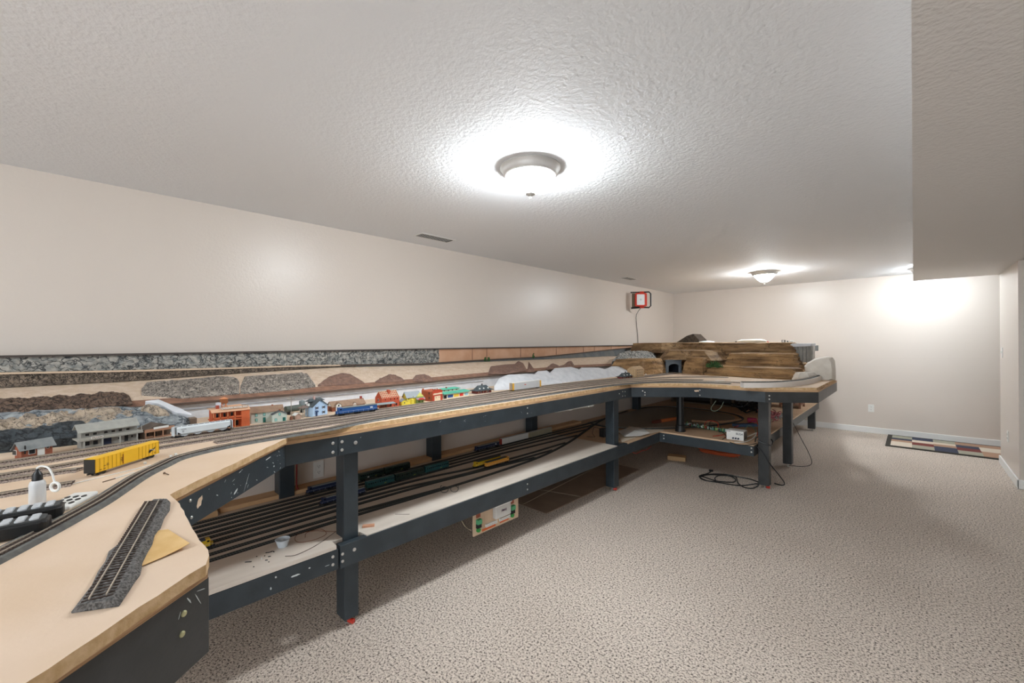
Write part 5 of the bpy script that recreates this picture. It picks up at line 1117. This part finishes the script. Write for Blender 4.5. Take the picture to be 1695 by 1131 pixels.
for px, py, lb in ((291, 754, 'white turnout motor bit above the curved track, left of two'), (283, 757, 'small silver fastener above the curved track'), (240, 768, 'white plastic chip below the yellow boxcar')):
    c = onz(px, py, ZT); tag(MB().box(-.006, .006, -.004, .004, 0, .007).build('plastic_bit', m_white, loc=c, bevel=.001), lb, 'plastic bit')
for k, (px, py) in enumerate(((176, 868), (222, 905), (72, 990), (63, 1000), (100, 985))):
    pass
# ------------------------------------------------------------------ loose things on the lower shelf
ZL = ZS+.018
c = onz(468, 905, ZL); Cc = thing('plastic_cup', 'small translucent white plastic cup on the lower shelf left of the front post', 'cup', (c.x, c.y, ZL))
MB().lathe([(.001, 0), (.020, 0), (.021, .002), (.031, .034), (.033, .036), (.031, .037), (.0195, .004), (.001, .003)], seg=32).build('cup_wall', mat('cup_white', (206, 216, 224), .35), Cc, smooth=True)
m_wire = mat('brown_wire', (140, 96, 72), .5); m_wired = mat('dark_wire', (66, 50, 44), .5)
tag(MB().tube(catmull([onz(x, y, ZL+.002) for x, y in ((505, 890), (508, 882), (530, 876), (540, 884), (520, 894), (495, 898), (488, 892), (495, 884), (520, 879), (556, 880), (562, 874))], .01), .0014, 6).build('wire_coil', m_wire), 'loose coil of copper brown wire on the lower shelf beside the front post', 'wire')
tag(MB().tube(catmull([onz(x, y, ZL+.002) for x, y in ((472, 921), (486, 920), (502, 914), (525, 902), (545, 888), (556, 880))], .01), .0012, 6).build('cut_wire', m_wired), 'thin dark wire trailing over the pale lower shelf edge', 'wire')
sc = [(443, 915.5, 8, .2), (449, 914, 5, 1), (453, 914, 5, -.6), (446, 922, 5, .3), (441, 928, 5, .2), (445, 931, 2, 0), (420, 939, 2, 0), (411, 931, 12, .15), (425, 922, 2, 0), (438, 921, 2, 1)]
for k, (px, py, L_, an) in enumerate(sc):
    c = onz(px, py, ZL); l = L_*.0011; o = MB().box(-l, l, -.0014, .0014, 0, .003).build('cut_sleeper', m_black, loc=c, rz=PI/4+an); tag(o, 'scrap of cut black plastic sleeper on the pale lower shelf near the cup', 'plastic scrap', 'cut black plastic scraps near the cup')
c = onz(433, 925, ZL); tag(MB().box(-.009, .009, -.0025, .0025, 0, .003).build('white_clip', m_white, loc=c, rz=-.3), 'tiny white plastic clip among the black scraps', 'clip')
c = onz(610, 872, ZL); tag(MB().box(-.03, .03, -.012, .012, 0, .010).build('wood_block', cm('pinkish_wood', (222, 170, 138), rgb2=(196, 140, 108), vs=30, stretch=(1, 12, 1)), loc=c, rz=PI/3.1, bevel=.002), 'small pinkish wood block on the lower shelf right of the front post', 'wood block')
tag(MB().tube([onz(654, 851.5, ZL+.001), onz(678, 851.5, ZL+.001)], .0008, 6).build('cut_wire', m_wired), 'short straight dark wire on the pale shelf right of the wood block', 'wire')
# eyeglasses
g0 = onz(744, 816, ZL); Gg = thing('eyeglasses', 'black wire eyeglasses lying open on the pale lower shelf', 'eyeglasses', (g0.x, g0.y, ZL), math.radians(52))
mg = m_black
for s in (-1, 1):
    MB().tube([(s*.032+.024*math.cos(t), 0, .022+.019*math.sin(t)) for t in [2*PI*k/24 for k in range(25)]], .0018, 6).build('lens_rim', mg, Gg)
MB().tube([(-.008, 0, .026), (0, -.003, .029), (.008, 0, .026)], .001, 6).build('bridge', mg, Gg)
for s in (-1, 1): MB().tube([(s*.056, 0, .026), (s*.058, .06, .02), (s*.056, .11, .012), (s*.05, .135, .002)], .0022, 6).build('temple_arm', mg, Gg)
c = onz(1009, 724, ZL); K_ = thing('power_adapter', 'black power adapter block with cable beside the second front post', 'power adapter', (c.x-.06, c.y-.02, ZL))
MB().box(-.03, .03, -.03, .03, 0, .085).build('case', m_black, K_, bevel=.003); MB().tube(catmull([(-.03, 0, .07), (-.08, -.04, .09), (-.09, -.06, .03), (-.05, -.08, .003), (-.12, -.12, .003)], .01), .002, 6).build('cable', m_black, K_)
# hanging control board
pa_, pb_ = onx(783, 866, -2.05), onx(857, 824, -2.05); zz0 = onx(780, 890, -2.05).z
HB = thing('control_panel', 'tan plywood control panel with green terminals hanging under the lower beam', 'control panel', (-2.045, pa_.y, zz0), PI/2); Wp = pb_.y-pa_.y; Hp = .33-zz0+.02
MB().box(0, Wp, 0, .012, 0, Hp).build('board', m_ply, HB, bevel=.001)
MB().box(Wp*.40, Wp*.74, -.034, 0, Hp*.36, Hp*.84).build('module_case', cm('module_grey', (204, 202, 198), rough=.4), HB, bevel=.004)
MB().box(Wp*.38, Wp*.76, -.037, -.034, Hp*.80, Hp*.86).build('module_lid', m_white, HB, bevel=.001)
text('PM42', HB, cm('module_ink', (96, 70, 90)), .022, (Wp*.58, -.0345, Hp*.60), (PI/2, 0, 0))
for x0 in (Wp*.24, Wp*.54): 
    o = MB().box(x0, x0+Wp*.24, -.012, 0, Hp*.16, Hp*.26).build('terminal_strip', m_white, HB, bevel=.001)
    for k in range(8): MB().box(x0+.003+k*Wp*.029, x0+.005+k*Wp*.029, -.0126, -.012, Hp*.19, Hp*.23).build('terminal_hole', m_dark, o)
for x0 in (Wp*.09, Wp*.84):
    MB().box(x0-.016, x0+.016, -.006, 0, Hp*.62, Hp*.80).build('rust_label', cm('rust_label', (156, 84, 62)), HB)
    MB().box(x0-.018, x0+.018, -.022, 0, Hp*.40, Hp*.56).build('green_plug', cm('plug_green', (88, 168, 120)), HB, bevel=.001)
    MB().box(x0-.018, x0+.018, -.016, 0, Hp*.26, Hp*.40).build('relay', m_dark, HB)
    MB().lathe([(.001, 0), (.016, 0), (.014, .012), (.001, .014)], seg=14).build('green_knob', cm('knob_green', (56, 150, 70)), HB).matrix_local = Matrix.Translation((x0, 0, Hp*.18)) @ Matrix.Rotation(PI/2, 4, 'X')
MB().box(Wp*.17, Wp*.46, -.0012, 0, Hp*.05, Hp*.13).build('orange_stripe', cm('orange_ink', (216, 104, 54)), HB); MB().box(Wp*.56, Wp*.76, -.0012, 0, Hp*.07, Hp*.13).build('orange_stripe', MATS['orange_ink'], HB)
tag(MB().tube(catmull([onx(763, 860, -2.1), onx(770, 872, -2.1), onx(779, 878, -2.0)], .02), .0018, 6).build('hanging_wire', cm('cream_wire', (200, 190, 160))), 'thin cream wire looping behind the hanging control panel', 'wire')
# peninsula clutter
ZP = ZS+.014
def onp(px, py): return onz(px, py, ZP)
# sheets
def sheet(label, pts, m=None, lift=.004):
    P = [onp(*p) for p in pts]; c0 = P[0]; n = len(P); ctr = sum((p for p in P), Vector())/n
    V = [p-c0+Vector((0, 0, .001+lift*(i % 2))) for i, p in enumerate(P)]+[ctr-c0+Vector((0, 0, lift*2))]
    Vb = [v-Vector((0, 0, .0008)) for v in V]
    mb = MB().add(V+Vb, [(i, (i+1) % n, n) for i in range(n)]+[(n+1+(i+1) % n, n+1+i, 2*n+1) for i in range(n)]+[(i, n+1+i, n+1+(i+1) % n, (i+1) % n) for i in range(n)])
    return tag(mb.build('paper_sheet', m or m_white, loc=(c0.x, c0.y, ZP+lift)), label, 'paper sheet')
sheet('crumpled white paper sheet on the lower shelf beside the second post', [(1022, 716), (1045, 710), (1066, 712), (1076, 721), (1060, 724), (1034, 727)], lift=.012)
sheet('long pale card sheet lying behind the crumpled paper', [(1022, 722), (1040, 706), (1100, 709), (1098, 714), (1060, 722), (1030, 733)], cm('pale_card', (222, 208, 188)), lift=.002)
# orange handled tool
a, b = onp(1081, 702), onp(1119, 696); Tl = thing('hand_tool', 'tool with ribbed orange brown handle lying left of the round black support', 'hand tool', (a.x, a.y, ZP+.02), math.atan2(b.y-a.y, b.x-a.x)); L = (b-a).length
MB().tube([(0, 0, 0), (L*.3, 0, 0)], .022, 12).build('dark_end', cm('dark_rust', (96, 44, 28)), Tl); MB().tube([(L*.3, 0, 0), (L, 0, 0)], .02, 12).build('handle', cm('handle_orange', (190, 104, 52)), Tl)
mb = MB()
for k in range(12): mb.tube([(L*(.33+k*.055), 0, 0), (L*(.345+k*.055), 0, 0)], .0215, 12)
mb.build('grip_ribs', cm('handle_orange', (190, 104, 52)), Tl)
# terminal boards
pal = [cm('comp_%d' % i, c_) for i, c_ in enumerate(((214, 224, 216), (150, 70, 60), (70, 130, 104), (40, 60, 54), (150, 180, 110), (110, 150, 140)))]
tb = [(1137, 705), (1152, 707.5), (1167, 710), (1182, 712.5), (1196, 715)]
for k, (px, py) in enumerate(tb):
    c = onp(px, py); o = thing('circuit_board', ['green circuit board next to the round black support', 'green circuit board with red parts, second from the round support', 'green circuit board in the middle of the row on the peninsula shelf', 'green circuit board behind the red wire loop, fourth of the row', 'green circuit board nearest the white electronics box'][k], 'circuit board', (c.x, c.y+.02, ZP), math.radians(-4), 'row of green circuit boards on the peninsula shelf')
    MB().box(-.055, .055, -.045, .045, .002, .005).build('board', cm('pcb_green', (44, 96, 70)), o)
    for q in range(34):
        x, y = random.uniform(-.046, .046), random.uniform(-.036, .036); s_ = random.uniform(.003, .008); hh = random.uniform(.008, .032)
        MB().box(x-s_, x+s_, y-s_*.8, y+s_*.8, .005, .005+hh).build('component', random.choice(pal), o)
def cable(name, label, pts, r, m, cat='cable', step=.015, smooth=False):
    return tag(MB().tube(catmull(pts, step), r, 7).build(name, m), label, cat)
m_rw = cm('red_wire', (190, 64, 44)); m_bw = m_black; m_ww = cm('white_wire', (220, 214, 206))
lp_ = [onp(1168, 712)]; 
c = onp(1176, 712); cable('wire_loop', 'standing loop of red orange wire above the circuit boards', [(c.x+.07*math.cos(t), c.y+.03+.02*math.sin(3*t), ZP+.05+.05*math.sin(t)) for t in [k*.4-1 for k in range(18)]], .004, m_rw)
cable('wire_loop', 'standing loop of black wire tangled with the red one above the circuit boards', [(c.x+.03+.06*math.cos(t), c.y+.05, ZP+.05+.046*math.sin(t)) for t in [k*.4-1 for k in range(17)]], .003, m_bw)
# white electronics box
a, b = onz(1202.5, 727, ZP), onz(1231, 731, ZP); Eb = thing('electronics_box', 'white electronics box with dark lettering near the front leg of the peninsula', 'electronics box', (a.x, a.y, ZP), math.atan2(b.y-a.y, b.x-a.x)); L = (b-a).length
MB().box(0, L, 0, .12, .001, .092).build('case', m_white, Eb, bevel=.002); MB().box(L, L+.002, .008, .112, .008, .086).build('black_end', m_black, Eb)
text('BU5A', Eb, cm('ink_grey', (90, 90, 94)), .026, (L*.76, -.0004, .064), (PI/2, 0, 0)); MB().box(L*.04, L*.24, -.0006, 0, .08, .085).build('small_print', MATS['ink_grey'], Eb)
for x in (.4, .55, .7): MB().tube([(L*x, -.012, .02), (L*x, .001, .02)], .008, 10).build('connector', cm('blue_black', (40, 48, 70)), Eb)
cable('white_cable', 'thick white cable curling round the front of the white electronics box', [onp(1216, 734)+Vector((0, 0, .01)), onp(1232, 733)+Vector((0, 0, .006)), onp(1246, 728)+Vector((0, 0, .012)), onp(1252, 722)+Vector((0, 0, .03)), onp(1240, 724)+Vector((0, 0, .012)), onp(1226, 729)+Vector((0, 0, .008))], .005, m_ww)
cable('black_cable', 'black cable running along the plywood edge in front of the electronics box', [onp(1208, 733)+Vector((0, 0, .004)), onp(1222, 737)+Vector((0, 0, .004)), onp(1240, 737.5)+Vector((0, 0, .004)), onp(1252, 735)+Vector((0, 0, .004))], .004, m_black)
for k, (pts, m_, lb) in enumerate((([(1190, 716, 5), (1196, 719, 20), (1202, 724, 8), (1196, 728, 4)], m_black, 'short black wire bunch left of the electronics box'),
                                ([(1180, 723, 4), (1190, 722, 4), (1200, 720, 6)], m_rw, 'flat red wire on the plywood in front of the circuit boards'),
                                ([(1243, 700, 30), (1252, 706, 60), (1256, 716, 40), (1255, 728, 5)], cm('orange_wire', (226, 92, 48)), 'orange wire beside the front leg'),
                                ([(1254, 690, 90), (1256, 700, 80), (1256, 715, 30), (1253, 722, 10)], m_rw, 'red wire hanging along the inner side of the front leg'),
                                ([(1215, 709, 10), (1230, 706, 25), (1245, 703, 30)], m_rw, 'red wire behind the electronics box'),
                                ([(1232, 716, 30), (1240, 712, 50), (1250, 716, 30), (1250, 726, 10)], cm('green_wire', (120, 160, 140)), 'pale green wire right of the electronics box'))):
    cable('loose_wire', lb, [onp(a, b)+Vector((0, 0, z/1000)) for a, b, z in pts], .004, m_, 'wire')
# black cable heap, blue case, shelf rack
def heap(label, px, py, rx, ry, h, m, n=10, r=.006, seed=0, name='cable_heap', cat='cable heap'):
    random.seed(seed); c = onp(px, py); mb = MB()
    for k in range(n):
        o = Vector((random.uniform(-rx, rx)*.5, random.uniform(-ry, ry)*.5, random.uniform(.01, h))); a, b = random.uniform(.3, 1)*rx*.6, random.uniform(.3, 1)*ry*.6; ph = random.uniform(0, 6); tl = random.uniform(-.5, .5)
        mb.tube([o+Vector((a*math.cos(t+ph), b*math.sin(t+ph), abs(.4*h*math.sin(t*1.5+tl)))) for t in [q*.45 for q in range(13)]], r, 6)
    return tag(mb.build(name, m, loc=(c.x, c.y, ZP)), label, cat)
heap('black cable heap piled at the back of the peninsula shelf', 1240, 684, .20, .16, .11, m_black, 22, .010, 3)
heap('dark blue cable heap behind the front leg', 1262, 684, .12, .14, .10, cm('navy_cable', (40, 60, 90)), 12, .009, 4)
heap('tangle of pink, red and white wires between the two peninsula legs', 1276, 700, .12, .3, .10, cm('pink_wire', (190, 110, 120)), 12, .005, 5, 'wire_tangle', 'wire tangle')
heap('tangle of grey wires on the shelf right of the front leg', 1284, 695, .12, .25, .06, cm('grey_wires', (150, 156, 160)), 10, .005, 6, 'wire_tangle', 'wire tangle')
c = onp(1233, 706); tag(MB().box(-.13, .13, -.04, .04, 0, .03).build('blue_case', cm('case_blue', (76, 104, 136)), loc=(c.x, c.y, ZP), rz=math.radians(50), bevel=.004), 'slim blue grey plastic case lying behind the electronics box', 'plastic case')
c = onp(1245, 699); tag(MB().box(-.05, .05, -.03, .03, 0, .05).build('magenta_pouch', cm('magenta', (180, 60, 100)), loc=(c.x, c.y, ZP), rz=.4, bevel=.012), 'small magenta pouch beside the blue case', 'pouch')
c = onp(1212, 698); tag(MB().tube(catmull([(c.x-.35, c.y-.35, ZP+.014), (c.x-.15, c.y-.28, ZP+.014), (c.x, c.y-.1, ZP+.016), (c.x+.06, c.y+.12, ZP+.02)], .03), .013, 8).build('wood_dowel', cm('dowel_tan', (182, 146, 112))), 'bent tan wooden roadbed strip curving behind the circuit boards', 'wood strip')
# shelf unit behind the loop, below the table
SU = thing('media_shelf', 'dark open shelf unit with pale stacked trays under the far part of the table', 'shelf unit', (-2.0, 6.75, ZP))
mk = cm('dark_cabinet', (58, 54, 50)); mk2 = cm('cabinet_brown', (104, 88, 70))
MB().box(-.85, .5, .28, .30, 0.0005, .40).build('back_panel', mk, SU)
for x in (-.85, -.25, .05, .47): MB().box(x, x+.03, 0, .28, 0.0005, .40).build('side_panel', mk2, SU)
MB().box(-.85, .5, 0, .28, .40, .42).build('top_panel', mk2, SU); MB().box(-.85, .5, 0, .28, 0.001, .015).build('bottom_panel', mk2, SU)
for z in (.09, .19): MB().box(.10, .45, .02, .26, z, z+.03).build('tray', cm('tray_grey', (176, 182, 184)), SU, bevel=.002)
for x, w_ in ((-.55, .06), (-.30, .14)):
    MB().box(x-w_, x+w_, -.004, 0, .16, .22).build('white_tag', m_white, SU)
cable('string_loop', 'pale green cord hanging in a loop below the peninsula beams', [ony(1185, 664, 4.75), ony(1177, 676, 4.75), ony(1182, 681, 4.75), ony(1192, 676, 4.75), ony(1198, 665, 4.75)], .003, cm('pale_green_cord', (160, 180, 160)), 'cord', .01)
# rear rack of bare wood at the far end of the shelf
RK = thing('wooden_rack', 'bare wooden rack with a blue package at the far right end of the lower shelf', 'rack', (-1.30, 7.35, ZP)); mw = cm('raw_wood', (150, 110, 88))
for x in (-.12, .12):
    for y in (-.15, .15): MB().box(x-.012, x+.012, y-.012, y+.012, 0, .24).build('rack_post', mw, RK)
for z in (.04, .16): MB().box(-.13, .13, -.16, .16, z, z+.015).build('rack_shelf', mw, RK)
o = MB().box(-.08, .08, -.1, .1, .176, .22).build('blue_package', cm('blue_white_pack', (120, 150, 176)), bevel=.01, loc=(-1.30, 7.35, ZP)); tag(o, 'soft blue and white package on the bare wooden rack', 'package')
# floor things
ZF = .004
def onf(px, py, z=.006): return onz(px, py, z)
cable('coiled_cable', 'coiled black power cable on the carpet in front of the peninsula leg', [onf(*p) for p in ((1177, 781), (1170, 784.5), (1160, 787), (1158, 790), (1170, 796), (1185, 797), (1183, 792), (1190, 787.5), (1207, 788), (1217, 793), (1215, 798), (1200, 798), (1184, 796), (1166, 790), (1160, 787.5), (1180, 785), (1205, 786), (1218, 790), (1222, 800), (1232, 807), (1246, 808.5), (1256, 803), (1252, 801), (1225, 804), (1190, 799), (1166, 795), (1159, 790), (1175, 786), (1210, 788), (1240, 793), (1257, 799))], .0055, m_black, 'cable', .02)
tag(MB().box(-.02, .02, -.012, .012, 0.001, .02).build('plug', m_black, loc=onf(1177, 781, 0.0), rz=.6, bevel=.004), 'black plug at the end of the coiled power cable on the carpet', 'plug')
cable('looped_cord', 'black cord looping round the front peninsula leg down to the carpet', [(-1.09, 4.55, .46), (-1.04, 4.545, .44), (-.985, 4.55, .43), (-.98, 4.60, .42), (-.99, 4.66, .46), (-1.09, 4.662, .47), (-1.11, 4.6, .47), (-1.10, 4.545, .42), (-1.03, 4.54, .33), (-.98, 4.55, .25), (-.92, 4.62, .14), (-.90, 4.72, .05), (-.93, 4.78, .008), (-1.0, 4.8, .006)], .005, m_black, 'cord', .02)
cable('thin_cord', 'thin dark cord hanging beside the second peninsula leg onto the carpet', [(-1.0, 5.65, .5), (-.975, 5.70, .42), (-.93, 5.74, .3), (-.86, 5.74, .15), (-.83, 5.72, .04), (-.90, 5.66, .006), (-1.03, 5.60, .006)], .0035, cm('cord_grey', (60, 58, 56)), 'cord', .02)
heap('orange extension cord lying on the carpet under the peninsula', 1200, 726, .01, .01, .01, m_rw, 1, .002, 9)['label'] = 'orange wire end hanging at the peninsula shelf edge'
c = onz(1190, 752, .01); random.seed(11); mb = MB()
for k in range(6): mb.tube([(.22*math.cos(t+k)+random.uniform(-.03, .03), .05*math.sin(t+k), .012+.006*k) for t in [q*.5 for q in range(13)]], .006, 6)
tag(mb.build('extension_cord', cm('cord_orange', (206, 96, 52)), loc=(c.x, c.y, 0)), 'coiled orange extension cord on the carpet under the peninsula shelf', 'cord')
cable('red_wire', 'thin red wire drooping below the lower beam right of the second post', [onx(1046, 748, -2.05), onx(1053, 751, -2.05), onx(1063, 746, -2.05), onx(1070, 745, -2.05), onx(1078, 739, -2.05)], .003, m_rw, 'wire')
cable('red_cable', 'dark red cable hanging down the near rear leg', [(-2.86, 1.01, .9), (-2.862, 1.012, .7), (-2.862, 1.01, .5), (-2.855, 1.02, .48)], .005, cm('dark_red_cable', (130, 40, 34)), 'cable')
# white LED tube under upper beam
a, b = onx(919, 682, -2.06), onx(981, 671, -2.06)
LT = thing('lamp_tube', 'thin white tube with clips below the upper beam left of the second post', 'tube', (a.x, a.y, a.z), PI/2)
MB().tube([(0, 0, 0), (b.y-a.y, 0, b.z-a.z)], .006, 10).build('tube', m_white, LT)
for t in (.35, .85, .95): MB().tube([((b.y-a.y)*t, 0, (b.z-a.z)*t), ((b.y-a.y)*(t+.06), 0, (b.z-a.z)*(t+.06))], .010, 10).build('clip', m_white, LT)
MB().tube([((b.y-a.y)*.25, 0, 0), ((b.y-a.y)*.25, 0, .1)], .002, 6).build('hanger', m_steel, LT)

for (x0, x1, yy, lb) in ((1184, 1199, 630, 'white paper label stuck on the flat peninsula track, left one'), (1210, 1226, 630.5, 'white paper label stuck on the flat peninsula track beside the riser')):
    a, b = onz(x0, yy, ZT+.012), onz(x1, yy, ZT+.012); o = MB().box(0, (b-a).length, -.02, .02, 0, .0008).build('paper_label', m_white, loc=(a.x, a.y, ZT+.0105), rz=math.atan2(b.y-a.y, b.x-a.x)); tag(o, lb, 'paper label')
tag(MB().box(-.10, .10, -.06, .06, 0.001, .05).build('cardboard_box', cm('box_tan', (196, 160, 116)), loc=(-2.05, 5.0, 0), rz=.3, bevel=.003), 'small tan cardboard box on the floor below the inner table corner', 'box')
